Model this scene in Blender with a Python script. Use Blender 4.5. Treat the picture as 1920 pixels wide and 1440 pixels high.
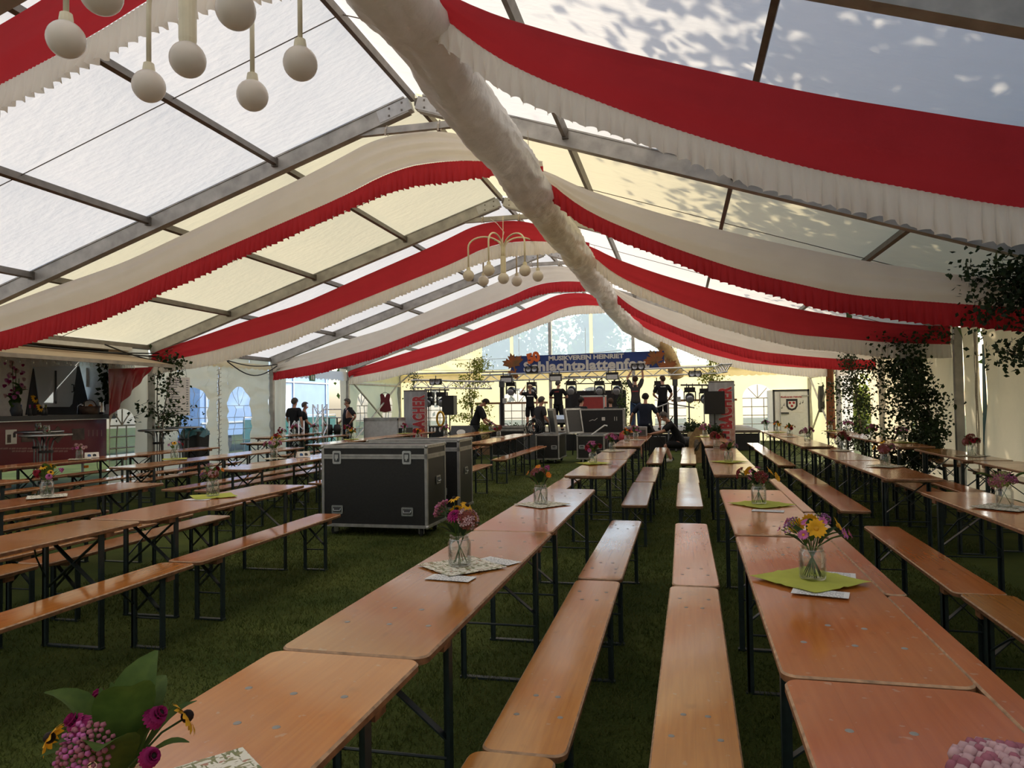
import bpy, bmesh, math, random
import numpy as np
from mathutils import Vector, Matrix, Euler, noise as mnoise
PI = math.pi
for o in list(bpy.data.objects): bpy.data.objects.remove(o)
SC = bpy.context.scene
COL = SC.collection

# ------------------------------------------------------------------ camera
F_PX, YAW, PIT, ROLL, HC = 1375.3, .2241, .027, -.0149, 1.5386
cam = bpy.data.cameras.new('camera'); cam.sensor_fit = 'HORIZONTAL'; cam.sensor_width = 36.0
cam.lens = F_PX / 1920 * 36; cam.clip_start = .05; cam.clip_end = 400
camo = bpy.data.objects.new('camera', cam); COL.objects.link(camo); SC.camera = camo
_F = Vector((-math.sin(YAW) * math.cos(PIT), math.cos(YAW) * math.cos(PIT), math.sin(PIT)))
_R = Vector((math.cos(YAW), math.sin(YAW), 0)); _U = _R.cross(_F)
_R2 = math.cos(ROLL) * _R + math.sin(ROLL) * _U; _U2 = -math.sin(ROLL) * _R + math.cos(ROLL) * _U
M = Matrix((( _R2.x, _U2.x, -_F.x, 0), (_R2.y, _U2.y, -_F.y, 0), (_R2.z, _U2.z, -_F.z, HC), (0, 0, 0, 1)))
camo.matrix_world = M
# surveying helpers: where the sight line through a photo pixel meets a plane of the place
def ray(u, v): return _F + _R2 * ((u - 960) / F_PX) + _U2 * ((720 - v) / F_PX)
def aty(u, v, y): d = ray(u, v); return Vector((0, 0, HC)) + d * (y / d.y)
def atz(u, v, z): d = ray(u, v); return Vector((0, 0, HC)) + d * ((z - HC) / d.z)
def atx(u, v, x): d = ray(u, v); return Vector((0, 0, HC)) + d * (x / d.x)

# ------------------------------------------------------------------ light
SC.view_settings.view_transform = 'Standard'; SC.view_settings.look = 'None'
SC.view_settings.gamma = 1.0; SC.view_settings.use_curve_mapping = False
SC.view_settings.exposure = 0.22
SUN_DIR = Vector((.42, .58, .55)).normalized()
world = bpy.data.worlds.new('world'); SC.world = world; world.use_nodes = True
nt = world.node_tree; nt.nodes.clear()
sky = nt.nodes.new('ShaderNodeTexSky'); sky.sky_type = 'NISHITA'; sky.sun_disc = False
sky.sun_elevation = math.asin(SUN_DIR.z); sky.sun_rotation = math.atan2(SUN_DIR.x, SUN_DIR.y)
sky.air_density = 1.0; sky.dust_density = 2.0; sky.ozone_density = 1.0
bg = nt.nodes.new('ShaderNodeBackground'); bg.inputs[1].default_value = .33
wo = nt.nodes.new('ShaderNodeOutputWorld')
nt.links.new(sky.outputs[0], bg.inputs[0]); nt.links.new(bg.outputs[0], wo.inputs[0])
sun = bpy.data.lights.new('sun', 'SUN'); sun.energy = 4.4; sun.angle = .009; sun.color = (1, .93, .80)
suno = bpy.data.objects.new('sun', sun); COL.objects.link(suno)
suno.rotation_euler = SUN_DIR.to_track_quat('Z', 'Y').to_euler(); suno.location = (20, 20, 30)

# ------------------------------------------------------------------ helpers
class MB:
    def __init__(s): s.v = []; s.f = []; s.m = []
    def add(s, vs, fs, mi=0):
        b = len(s.v); s.v += [tuple(v) for v in vs]; s.f += [tuple(b + i for i in f) for f in fs]; s.m += [mi] * len(fs); return s
    def box(s, c, d, rz=0, mi=0, R=None):
        R = R or Matrix.Rotation(rz, 3, 'Z'); c = Vector(c)
        vs = [c + R @ Vector((x * d[0] / 2, y * d[1] / 2, z * d[2] / 2)) for x in (-1, 1) for y in (-1, 1) for z in (-1, 1)]
        return s.add(vs, [(0, 1, 3, 2), (4, 6, 7, 5), (0, 4, 5, 1), (2, 3, 7, 6), (0, 2, 6, 4), (1, 5, 7, 3)], mi)
    def beam(s, a, b, w, h, up=(0, 0, 1), mi=0):
        a = Vector(a); b = Vector(b); z = (b - a); L = z.length; z.normalize(); x = Vector(up).cross(z)
        if x.length < 1e-4: x = Vector((1, 0, 0)).cross(z)
        x.normalize(); y = z.cross(x); R = Matrix((x, y, z)).transposed()
        return s.box((a + b) / 2, (w, h, L), mi=mi, R=R)
    def tube(s, pts, r, n=8, mi=0, cap=True, squash=None):
        pts = [Vector(p) for p in pts]; k = len(pts)
        rs = r if hasattr(r, '__len__') else [r] * k
        vs = []; prev = None
        for i, p in enumerate(pts):
            t = (pts[min(i + 1, k - 1)] - pts[max(i - 1, 0)])
            if t.length < 1e-9: t = Vector((0, 0, 1))
            t.normalize()
            if prev is None:
                a = Vector((0, 0, 1)) if abs(t.z) < .9 else Vector((1, 0, 0)); prev = t.cross(a).normalized()
            x = (prev - t * prev.dot(t))
            x = x.normalized() if x.length > 1e-6 else t.orthogonal().normalized()
            y = t.cross(x); prev = x
            for j in range(n):
                an = 2 * PI * j / n; vs.append(p + (x * math.cos(an) + y * math.sin(an)) * rs[i])
        fs = [(i * n + j, i * n + (j + 1) % n, (i + 1) * n + (j + 1) % n, (i + 1) * n + j) for i in range(k - 1) for j in range(n)]
        if cap: fs += [tuple(reversed(range(n))), tuple(range((k - 1) * n, k * n))]
        return s.add(vs, fs, mi)
    def lathe(s, prof, n=16, c=(0, 0, 0), mi=0, R=None):
        c = Vector(c); vs = []; k = len(prof)
        for r, z in prof:
            for j in range(n):
                v = Vector((r * math.cos(2 * PI * j / n), r * math.sin(2 * PI * j / n), z)); vs.append(c + (R @ v if R else v))
        fs = [(i * n + j, i * n + (j + 1) % n, (i + 1) * n + (j + 1) % n, (i + 1) * n + j) for i in range(k - 1) for j in range(n)]
        return s.add(vs, fs, mi)
    def ball(s, c, r, n=10, m=7, mi=0, sc=(1, 1, 1)):
        c = Vector(c); vs = [c + Vector((0, 0, -r * sc[2]))]
        for i in range(1, m):
            th = PI * i / m
            for j in range(n): vs.append(c + Vector((r * sc[0] * math.sin(th) * math.cos(2 * PI * j / n), r * sc[1] * math.sin(th) * math.sin(2 * PI * j / n), -r * sc[2] * math.cos(th))))
        vs.append(c + Vector((0, 0, r * sc[2]))); e = len(vs) - 1
        fs = [(0, 1 + (j + 1) % n, 1 + j) for j in range(n)]
        fs += [(1 + i * n + j, 1 + i * n + (j + 1) % n, 1 + (i + 1) * n + (j + 1) % n, 1 + (i + 1) * n + j) for i in range(m - 2) for j in range(n)]
        fs += [(1 + (m - 2) * n + j, 1 + (m - 2) * n + (j + 1) % n, e) for j in range(n)]
        return s.add(vs, fs, mi)
    def grid(s, fn, nu, nv, mi=0):
        vs = [fn(i / nu, j / nv) for i in range(nu + 1) for j in range(nv + 1)]
        fs = [(i * (nv + 1) + j, (i + 1) * (nv + 1) + j, (i + 1) * (nv + 1) + j + 1, i * (nv + 1) + j + 1) for i in range(nu) for j in range(nv)]
        return s.add(vs, fs, mi)
    def prism(s, poly, a, b, mi=0, side=None):
        """poly: list of 2-D points; a(p)->3-D front point, b(p)->3-D back point"""
        n = len(poly); vs = [a(p) for p in poly] + [b(p) for p in poly]
        s.add(vs, [tuple(range(n)), tuple(reversed(range(n, 2 * n)))], mi)
        bb = len(s.v) - 2 * n
        for i in range(n): s.f.append((bb + (i + 1) % n, bb + i, bb + n + i, bb + n + (i + 1) % n)); s.m.append(mi if side is None else side)
        return s
    def mesh(s, name, mats, smooth=False):
        me = bpy.data.meshes.new(name); me.from_pydata(s.v, [], s.f)
        for mt in (mats if isinstance(mats, (list, tuple)) else [mats]): me.materials.append(mt)
        me.polygons.foreach_set('material_index', s.m)
        if smooth: me.polygons.foreach_set('use_smooth', [True] * len(s.f))
        me.update(); return me
    def build(s, name, mats, parent=None, smooth=False, loc=(0, 0, 0), rz=0):
        return ob(name, s.mesh(name, mats, smooth), parent, loc, rz)
def ob(name, me, parent=None, loc=(0, 0, 0), rz=0):
    o = bpy.data.objects.new(name, me); COL.objects.link(o); o.location = loc; o.rotation_euler = (0, 0, rz)
    if parent: o.parent = parent
    return o
def tag(o, label, cat, group=None):
    o['label'] = label; o['category'] = cat
    if group: o['group'] = group
    return o
def struct(o, label=None):
    o['kind'] = 'structure'
    if label: o['label'] = label
    return o
def thing(name, label, cat, loc=(0, 0, 0), rz=0, group=None):
    o = bpy.data.objects.new(name, None); o.empty_display_size = .1; COL.objects.link(o); o.location = loc; o.rotation_euler = (0, 0, rz)
    return tag(o, label, cat, group)
KIDS = {}
def copy_tree(root, kids, loc, rz=0, label=None, group=None):
    r = root.copy(); COL.objects.link(r); r.location = loc; r.rotation_euler = (0, 0, rz)
    if label: r['label'] = label
    if group: r['group'] = group
    for ch, sub in kids:
        c = ch.copy(); COL.objects.link(c); c.parent = r
        for g in sub: d = g.copy(); COL.objects.link(d); d.parent = c
    return r
def kids_of(root): return [(c, list(c.children)) for c in root.children]

def mat(name, col, rough=.5, metal=0., var=0., vs=8., bump=0., bs=40., coat=0., objvar=0., transl=0., tcol=None, stretch=None, spec=.5, emit=0., col2=None, detail=3.):
    m = bpy.data.materials.new(name); m.use_nodes = True; t = m.node_tree; N = t.nodes; L = t.links
    b = N['Principled BSDF']; out = N['Material Output']
    b.inputs['Base Color'].default_value = (*col, 1); b.inputs['Roughness'].default_value = rough
    b.inputs['Metallic'].default_value = metal; b.inputs['Specular IOR Level'].default_value = spec
    b.inputs['Coat Weight'].default_value = coat; b.inputs['Coat Roughness'].default_value = .12
    csrc = None
    tc = N.new('ShaderNodeTexCoord'); mp = N.new('ShaderNodeMapping'); L.new(tc.outputs['Object'], mp.inputs['Vector'])
    if stretch: mp.inputs['Scale'].default_value = stretch
    if var or col2:
        nz = N.new('ShaderNodeTexNoise'); nz.inputs['Scale'].default_value = vs; nz.inputs['Detail'].default_value = detail
        L.new(mp.outputs[0], nz.inputs['Vector'])
        mr = N.new('ShaderNodeMapRange'); mr.inputs[1].default_value = .3; mr.inputs[2].default_value = .7
        L.new(nz.outputs['Fac'], mr.inputs[0])
        mx = N.new('ShaderNodeMix'); mx.data_type = 'RGBA'
        c2 = col2 or tuple(min(1, c * (1 + var)) for c in col)
        c1 = col if col2 else tuple(c * (1 - var) for c in col)
        mx.inputs[6].default_value = (*c1, 1); mx.inputs[7].default_value = (*c2, 1)
        L.new(mr.outputs[0], mx.inputs[0]); csrc = mx.outputs[2]
    if objvar:
        oi = N.new('ShaderNodeObjectInfo'); hs = N.new('ShaderNodeHueSaturation')
        mr2 = N.new('ShaderNodeMapRange'); mr2.inputs[3].default_value = 1 - objvar; mr2.inputs[4].default_value = 1 + objvar
        L.new(oi.outputs['Random'], mr2.inputs[0]); L.new(mr2.outputs[0], hs.inputs['Value'])
        if csrc: L.new(csrc, hs.inputs['Color'])
        else: hs.inputs['Color'].default_value = (*col, 1)
        csrc = hs.outputs[0]
    if csrc: L.new(csrc, b.inputs['Base Color'])
    if bump:
        nb = N.new('ShaderNodeTexNoise'); nb.inputs['Scale'].default_value = bs; nb.inputs['Detail'].default_value = 4
        L.new(mp.outputs[0], nb.inputs['Vector']); bp = N.new('ShaderNodeBump'); bp.inputs['Strength'].default_value = bump; bp.inputs['Distance'].default_value = .02
        L.new(nb.outputs['Fac'], bp.inputs['Height']); L.new(bp.outputs[0], b.inputs['Normal'])
    if emit:
        b.inputs['Emission Color'].default_value = (*col, 1); b.inputs['Emission Strength'].default_value = emit
    if transl:
        tr = N.new('ShaderNodeBsdfTranslucent'); tr.inputs['Color'].default_value = (*(tcol or col), 1)
        if csrc and not tcol: L.new(csrc, tr.inputs['Color'])
        if bump: L.new(bp.outputs[0], tr.inputs['Normal'])
        ms = N.new('ShaderNodeMixShader'); ms.inputs[0].default_value = transl
        L.new(b.outputs[0], ms.inputs[1]); L.new(tr.outputs[0], ms.inputs[2]); L.new(ms.outputs[0], out.inputs['Surface'])
    m['m'] = 1
    return m
def clear_mat(name, tint=(.9, .95, 1), haze=.12, gloss=.06, rough=.1, fk=.8):
    """clear sheet: mostly transparent, some haze, faint mirror"""
    m = bpy.data.materials.new(name); m.use_nodes = True; t = m.node_tree; N = t.nodes; L = t.links; N.clear()
    out = N.new('ShaderNodeOutputMaterial'); tp = N.new('ShaderNodeBsdfTransparent'); tp.inputs[0].default_value = (*tint, 1)
    tl = N.new('ShaderNodeBsdfTranslucent'); tl.inputs[0].default_value = (.9, .93, .97, 1)
    gl = N.new('ShaderNodeBsdfGlossy'); gl.inputs['Roughness'].default_value = rough
    m1 = N.new('ShaderNodeMixShader'); m1.inputs[0].default_value = haze; L.new(tp.outputs[0], m1.inputs[1]); L.new(tl.outputs[0], m1.inputs[2])
    fr = N.new('ShaderNodeFresnel'); fr.inputs[0].default_value = 1.4
    mu = N.new('ShaderNodeMath'); mu.operation = 'MULTIPLY_ADD'; mu.inputs[1].default_value = fk; mu.inputs[2].default_value = gloss * .3
    L.new(fr.outputs[0], mu.inputs[0])
    m2 = N.new('ShaderNodeMixShader'); L.new(mu.outputs[0], m2.inputs[0]); L.new(m1.outputs[0], m2.inputs[1]); L.new(gl.outputs[0], m2.inputs[2])
    L.new(m2.outputs[0], out.inputs['Surface']); return m

def frosted(name, tint, rough):
    m = bpy.data.materials.new(name); m.use_nodes = True; t = m.node_tree; N = t.nodes; L = t.links; N.clear(); out = N.new('ShaderNodeOutputMaterial')
    rf = N.new('ShaderNodeBsdfRefraction'); rf.inputs['Color'].default_value = (*tint, 1); rf.inputs['Roughness'].default_value = rough; rf.inputs['IOR'].default_value = 1.02
    tl = N.new('ShaderNodeBsdfTranslucent'); tl.inputs[0].default_value = (.72, .88, 1, 1); mx = N.new('ShaderNodeMixShader'); mx.inputs[0].default_value = .35
    L.new(rf.outputs[0], mx.inputs[1]); L.new(tl.outputs[0], mx.inputs[2]); L.new(mx.outputs[0], out.inputs['Surface']); return m
def wood_mat(name, base, dark, rough=.3, seam=.0625, axis='x'):
    m = bpy.data.materials.new(name); m.use_nodes = True; t = m.node_tree; N = t.nodes; L = t.links
    b = N['Principled BSDF']
    tc = N.new('ShaderNodeTexCoord'); oi = N.new('ShaderNodeObjectInfo')
    off = N.new('ShaderNodeVectorMath'); off.operation = 'SCALE'; cmb = N.new('ShaderNodeCombineXYZ')
    for k in range(3): L.new(oi.outputs['Random'], cmb.inputs[k])
    L.new(cmb.outputs[0], off.inputs[0]); off.inputs['Scale'].default_value = 37
    ad = N.new('ShaderNodeVectorMath'); ad.operation = 'ADD'; L.new(tc.outputs['Object'], ad.inputs[0]); L.new(off.outputs[0], ad.inputs[1])
    def noise(scale, st, det=4):
        mp = N.new('ShaderNodeMapping'); mp.inputs['Scale'].default_value = st; L.new(ad.outputs[0], mp.inputs['Vector'])
        n = N.new('ShaderNodeTexNoise'); n.inputs['Scale'].default_value = scale; n.inputs['Detail'].default_value = det; L.new(mp.outputs[0], n.inputs['Vector']); return n
    def mix(fac, a, bb, mode='MIX'):
        x = N.new('ShaderNodeMix'); x.data_type = 'RGBA'; x.blend_type = mode
        if isinstance(fac, float): x.inputs[0].default_value = fac
        else: L.new(fac, x.inputs[0])
        for i, q in ((6, a), (7, bb)):
            if isinstance(q, tuple): x.inputs[i].default_value = (*q, 1)
            else: L.new(q, x.inputs[i])
        return x.outputs[2]
    def ramp(src, a, bb, lo=0., hi=1.):
        r = N.new('ShaderNodeMapRange'); r.inputs[1].default_value = a; r.inputs[2].default_value = bb; r.inputs[3].default_value = lo; r.inputs[4].default_value = hi; L.new(src, r.inputs[0]); return r.outputs[0]
    g = noise(60, (1, .05, 1)); big = noise(2.2, (1, 1, 1), 3)
    c = mix(ramp(g.outputs['Fac'], .35, .7), base, dark)
    c = mix(ramp(big.outputs['Fac'], .4, .72, 0, .5), c, tuple(x * .78 for x in base))
    # glued strips: each strip slightly different, thin dark seam
    sx = N.new('ShaderNodeSeparateXYZ'); L.new(tc.outputs['Object'], sx.inputs[0])
    md = N.new('ShaderNodeMath'); md.operation = 'PINGPONG'; md.inputs[1].default_value = seam / 2; L.new(sx.outputs[0], md.inputs[0])
    c = mix(ramp(md.outputs[0], 0, .0012, .28, 0), c, tuple(x * .35 for x in base))
    spk = noise(26, (1, 1, 1), 2)
    c = mix(ramp(spk.outputs['Fac'], .70, .72, 0, .55), c, (.50, .30, .17))
    st = noise(9, (1, .6, 1), 3)
    c = mix(ramp(st.outputs['Fac'], .66, .74, 0, .35), c, tuple(x * .4 for x in base))
    hs = N.new('ShaderNodeHueSaturation'); L.new(c, hs.inputs['Color'])
    L.new(ramp(oi.outputs['Random'], 0, 1, .82, 1.16), hs.inputs['Value'])
    wn = N.new('ShaderNodeTexWhiteNoise'); wn.noise_dimensions = '1D'; L.new(oi.outputs['Random'], wn.inputs['W'])
    L.new(ramp(wn.outputs['Value'], 0, 1, .486, .508), hs.inputs['Hue'])
    L.new(hs.outputs[0], b.inputs['Base Color'])
    L.new(ramp(big.outputs['Fac'], .3, .7, rough - .05, rough + .06), b.inputs['Roughness'])
    cross = noise(14, (1, .45, 1), 2); bp = N.new('ShaderNodeBump'); bp.inputs['Strength'].default_value = .06; bp.inputs['Distance'].default_value = .01
    L.new(cross.outputs['Fac'], bp.inputs['Height']); L.new(bp.outputs[0], b.inputs['Normal'])
    b.inputs['Coat Weight'].default_value = .28; b.inputs['Coat Roughness'].default_value = .09; b.inputs['Coat IOR'].default_value = 1.6; L.new(bp.outputs[0], b.inputs['Coat Normal']); b.inputs['Specular IOR Level'].default_value = .5
    return m

M_ = {}
def Mt(name, *a, **k):
    M_[name] = mat(name, *a, **k); return M_[name]
Mt('alu', (.40, .38, .35), rough=.45, metal=.35, var=.22, vs=5, bump=.1, bs=30)
Mt('alu_dark', (.16, .14, .12), rough=.5, metal=.5, var=.2, vs=6)
Mt('galv', (.55, .56, .57), rough=.35, metal=.9, var=.15, vs=20)
Mt('truss_alu', (.72, .73, .75), rough=.28, metal=.9, var=.1, vs=20)
Mt('chrome', (.8, .8, .82), rough=.15, metal=1)
Mt('black_steel', (.012, .022, .024), rough=.42, var=.3, vs=30)
Mt('black', (.010, .010, .011), rough=.5, var=.2, vs=20)
Mt('black_panel', (.014, .013, .013), rough=.38, var=.25, vs=40, bump=.15, bs=260)
Mt('dark_grey', (.06, .062, .065), rough=.5, var=.15, vs=12)
Mt('grey', (.25, .25, .26), rough=.5, var=.15, vs=12)
Mt('light_grey', (.55, .55, .55), rough=.5, var=.1, vs=12)
Mt('white', (.8, .8, .78), rough=.45, var=.06, vs=12)
Mt('paper', (.82, .80, .75), rough=.7, var=.05, vs=12)
Mt('ink', (.03, .03, .035), rough=.7)
Mt('cream', (.70, .64, .48), rough=.45, var=.06, vs=10)
Mt('globe', (.82, .77, .71), rough=.16, spec=.6, var=.05, vs=4, transl=.35)
Mt('rubber', (.02, .02, .02), rough=.8, var=.2, vs=30)
Mt('cable', (.012, .012, .013), rough=.5, var=.2, vs=40)
Mt('rope', (.45, .38, .27), rough=.85, var=.3, vs=80)
Mt('pvc_white', (.84, .84, .83), rough=.42, var=.06, vs=1.2, bump=.55, bs=5, stretch=(1, 2.2, 1), transl=.52, spec=.35, tcol=(.88, .81, .70))
Mt('pvc_yellow', (.80, .74, .56), rough=.42, var=.06, vs=1.2, bump=.45, bs=5, stretch=(1, 2.2, 1), transl=.50, spec=.35, tcol=(.86, .74, .46))
Mt('pvc_wall', (.80, .73, .58), rough=.26, var=.06, vs=2., bump=.35, bs=7, transl=.58, spec=.6, tcol=(1.0, .82, .54))
Mt('pvc_back', (.82, .77, .58), rough=.40, var=.05, vs=2., bump=.2, bs=6, transl=.55, spec=.4, tcol=(.92, .82, .46))
Mt('muntin', (.62, .58, .48), rough=.5, transl=.3, var=.06, vs=8)
Mt('red_cloth', (.40, .026, .036), rough=.75, var=.10, vs=3, bump=.12, bs=250, transl=.50, tcol=(.66, .045, .055), spec=.2)
Mt('white_cloth', (.82, .77, .70), rough=.8, var=.05, vs=3, bump=.12, bs=250, transl=.48, tcol=(.90, .84, .76), spec=.2)
Mt('duct', (.80, .77, .72), rough=.34, var=.10, vs=3, bump=1.0, bs=9, transl=.35, spec=.5)
Mt('hose', (.66, .50, .24), rough=.5, var=.15, vs=10, transl=.25)
M_['clear'] = clear_mat('clear_foil', haze=.15)
M_['clear_gable'] = frosted('clear_gable_foil', (.78, .92, 1.0), .10)
M_['glass'] = clear_mat('jar_glass', (.985, .995, .99), .01, .12, .02, .45)
M_['varnish'] = wood_mat('table_varnish', (.50, .170, .034), (.43, .135, .025), .17, .125)
M_['bench_varnish'] = wood_mat('bench_varnish', (.52, .185, .040), (.42, .138, .028), .17, .085)
Mt('edge_wood', (.42, .25, .14), rough=.6, var=.35, vs=30, objvar=.12)
Mt('letter_red', (.42, .035, .04), rough=.5)
RX = -3.4
FRY = [-5.74, -.5, 4.85, 9.26, 14.26, 19.26, 24.26, 29.26]
EAVE = 8.17; XL = RX - EAVE - .05; XR = RX + EAVE + .05
def roofz(rx): return 5.62 - .335 * abs(rx)
# ------------------------------------------------------------------ ground
rnd = random.Random(7)
gm = mat('lawn', (.034, .052, .010), rough=.9, var=0, col2=(.085, .100, .022), vs=1.4, bump=.7, bs=60, detail=6, spec=.1)
g = MB(); g.grid(lambda u, v: (-45 + 90 * u, -12 + 80 * v, 0), 30, 30)
struct(g.build('floor', gm), 'mown lawn under and around the tent')
def grass_blades():
    rs = np.random.RandomState(3); P = []
    def patch(x0, x1, y0, y1, dens): n = int((x1 - x0) * (y1 - y0) * dens); P.append(np.stack([rs.uniform(x0, x1, n), rs.uniform(y0, y1, n)], 1))
    patch(-3.4, 1.6, 1.2, 4.5, 3600); patch(-5.2, 2.6, 4.5, 8, 2200); patch(-6.5, 3, 8, 12.5, 1100); patch(-5, 3.5, 12.5, 18, 420); patch(-8, -3.4, 2.2, 4.5, 1600)
    p = np.concatenate(P); n = len(p)
    h = rs.uniform(.012, .036, n) * (1 + .4 * np.sin(p[:, 0] * 3) * np.sin(p[:, 1] * 2.3)); an = rs.uniform(0, 2 * PI, n); w = rs.uniform(.0018, .0036, n) * (1 + p[:, 1] * .06)
    lean = rs.uniform(.2, 1.1, n) * h; la = rs.uniform(0, 2 * PI, n)
    V = np.zeros((n, 3, 3), np.float32)
    V[:, 0, 0] = p[:, 0] - np.cos(an) * w; V[:, 0, 1] = p[:, 1] - np.sin(an) * w
    V[:, 1, 0] = p[:, 0] + np.cos(an) * w; V[:, 1, 1] = p[:, 1] + np.sin(an) * w
    V[:, 2, 0] = p[:, 0] + np.cos(la) * lean; V[:, 2, 1] = p[:, 1] + np.sin(la) * lean; V[:, 2, 2] = h
    me = bpy.data.meshes.new('grass'); me.vertices.add(3 * n); me.vertices.foreach_set('co', V.ravel())
    me.loops.add(3 * n); me.loops.foreach_set('vertex_index', np.arange(3 * n, dtype=np.int32))
    me.polygons.add(n); me.polygons.foreach_set('loop_start', np.arange(0, 3 * n, 3, dtype=np.int32)); me.polygons.foreach_set('loop_total', np.full(n, 3, np.int32))
    me.update(calc_edges=True); me.validate()
    me.materials.append(mat('grass_blade', (.046, .068, .012), rough=.6, col2=(.125, .135, .035), vs=3.5, detail=6, transl=.3, spec=.2))
    o = ob('grass', me); tag(o, 'short green grass blades between the beer tables', 'grass'); o['kind'] = 'stuff'
grass_blades()

# ------------------------------------------------------------------ roof
ceil = bpy.data.objects.new('ceiling', None); COL.objects.link(ceil); struct(ceil, 'white and cream fabric roof of the marquee')
for k in range(len(FRY) - 1):
    y0, y1 = FRY[k], FRY[k + 1]
    mt = M_['pvc_yellow'] if y0 == 9.26 else M_['pvc_white']
    for sgn in (-1, 1):
        def fn(u, v, sgn=sgn, y0=y0, y1=y1):
            rx = sgn * (EAVE + .12) * u; y = y0 + (y1 - y0) * v
            sag = .05 * math.sin(PI * v) * abs(math.sin(PI * u * 4)) ** .7
            w = .012 * mnoise.noise(Vector((rx * 1.1, y * 2.2, sgn * 3)))
            return (RX + rx, y, roofz(rx) + .12 - sag + w)
        b = MB(); b.grid(fn, 40, 20)
        b.build('roof_panel', mt, ceil, smooth=True)
    # tension cord along the middle of the bay
    for sgn in (-1, 1):
        b = MB(); ym = (y0 + y1) / 2
        b.tube([(RX + sgn * EAVE * i / 8, ym, roofz(EAVE * i / 8) + .055) for i in range(9)], .006, 6); b.build('roof_cord', M_['alu_dark'], ceil)
# gable wall at the rear end of the tent (behind the camera)
b = MB(); b.add([(XL, -5.74, 0), (XR, -5.74, 0), (XR, -5.74, 2.9), (RX, -5.74, 5.7), (XL, -5.74, 2.9)], [(0, 1, 2, 3, 4)]); struct(b.build('wall_front', M_['pvc_wall']), 'plain end wall of the marquee')

ORD = ['first', 'second', 'third', 'fourth', 'fifth', 'sixth', 'seventh', 'eighth', 'ninth', 'tenth']
# ------------------------------------------------------------------ aluminium frames
BOLT = MB().box((0, 0, 0), (.022, .014, .022)).mesh('bolt', M_['alu_dark'])
def frame(k, y):
    n = len(FRY) - 1 - k
    lab = 'aluminium gable frame of the end wall behind the stage' if n == 0 else 'pitched aluminium tent frame, %s in front of the stage gable' % ORD[n - 1]
    t = thing('tent_frame', lab, 'tent frame', (RX, y, 0))
    for s in (-1, 1):
        m = MB(); a = Vector((s * .10, 0, roofz(.1))); e = Vector((s * EAVE, 0, roofz(EAVE)))
        m.beam(a, e, .10, .20, (0, 0, 1))
        for o_ in (-.105, .105):   # raised flanges of the extrusion
            up = Vector((s * .335, 0, 1)).normalized() * o_; m.beam(a + up, e + up, .125, .022, (0, 0, 1))
        m.build('rafter', M_['alu'], t)
        m = MB(); m.box((s * EAVE, 0, 1.38), (.13, .10, 2.76)); m.box((s * EAVE, 0, .01), (.28, .28, .02)); m.build('post', M_['alu'], t)
        m = MB(); m.beam((s * .05, 0, roofz(.05) - .01), (s * .5, 0, roofz(.5) - .01), .135, .17); m.build('ridge_plate', M_['light_grey'], t)
        for q in (.16, .34):
            for dz in (.04, -.06): ob('bolt', BOLT, t, (s * q, -.072, roofz(q) + dz))
        m = MB(); m.beam((s * EAVE, 0, 2.45), (s * (EAVE - .75), 0, roofz(EAVE - .75) - .08), .06, .06); m.build('eave_brace', M_['alu'], t)
        for q in (2.05, 4.1, 6.15):
            m = MB(); m.box((s * q, -.075, roofz(q) + .03), (.08, .05, .12)); m.build('purlin_bracket', M_['alu_dark'], t)
    m = MB(); m.box((0, 0, 5.27), (1.9, .07, .09)); m.build('collar_tie', M_['alu'], t)
    for s in (-1, 1):
        m = MB(); m.beam((s * .95, 0, 5.27), (s * .95, 0, roofz(.95) - .05), .09, .1); m.build('collar_plate', M_['alu'], t)
for k, y in enumerate(FRY):
    if k: frame(k, y)
pu = MB(); pu.box((0, 0, 0), (.055, 4.86, .10)); pum = pu.mesh('purlin', M_['alu_dark'])
for k in range(1, len(FRY) - 1):
    for q in (0, 2.05, -2.05, 4.1, -4.1, 6.15, -6.15, EAVE, -EAVE):
        o = ob('purlin', pum, ceil, (RX + q, (FRY[k] + FRY[k + 1]) / 2, roofz(q) + .035)); o.rotation_euler = (0, math.copysign(math.atan(.335), q) if q else 0, 0); o.scale = (1, (FRY[k + 1] - FRY[k] - .12) / 4.86, 1)

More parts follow.
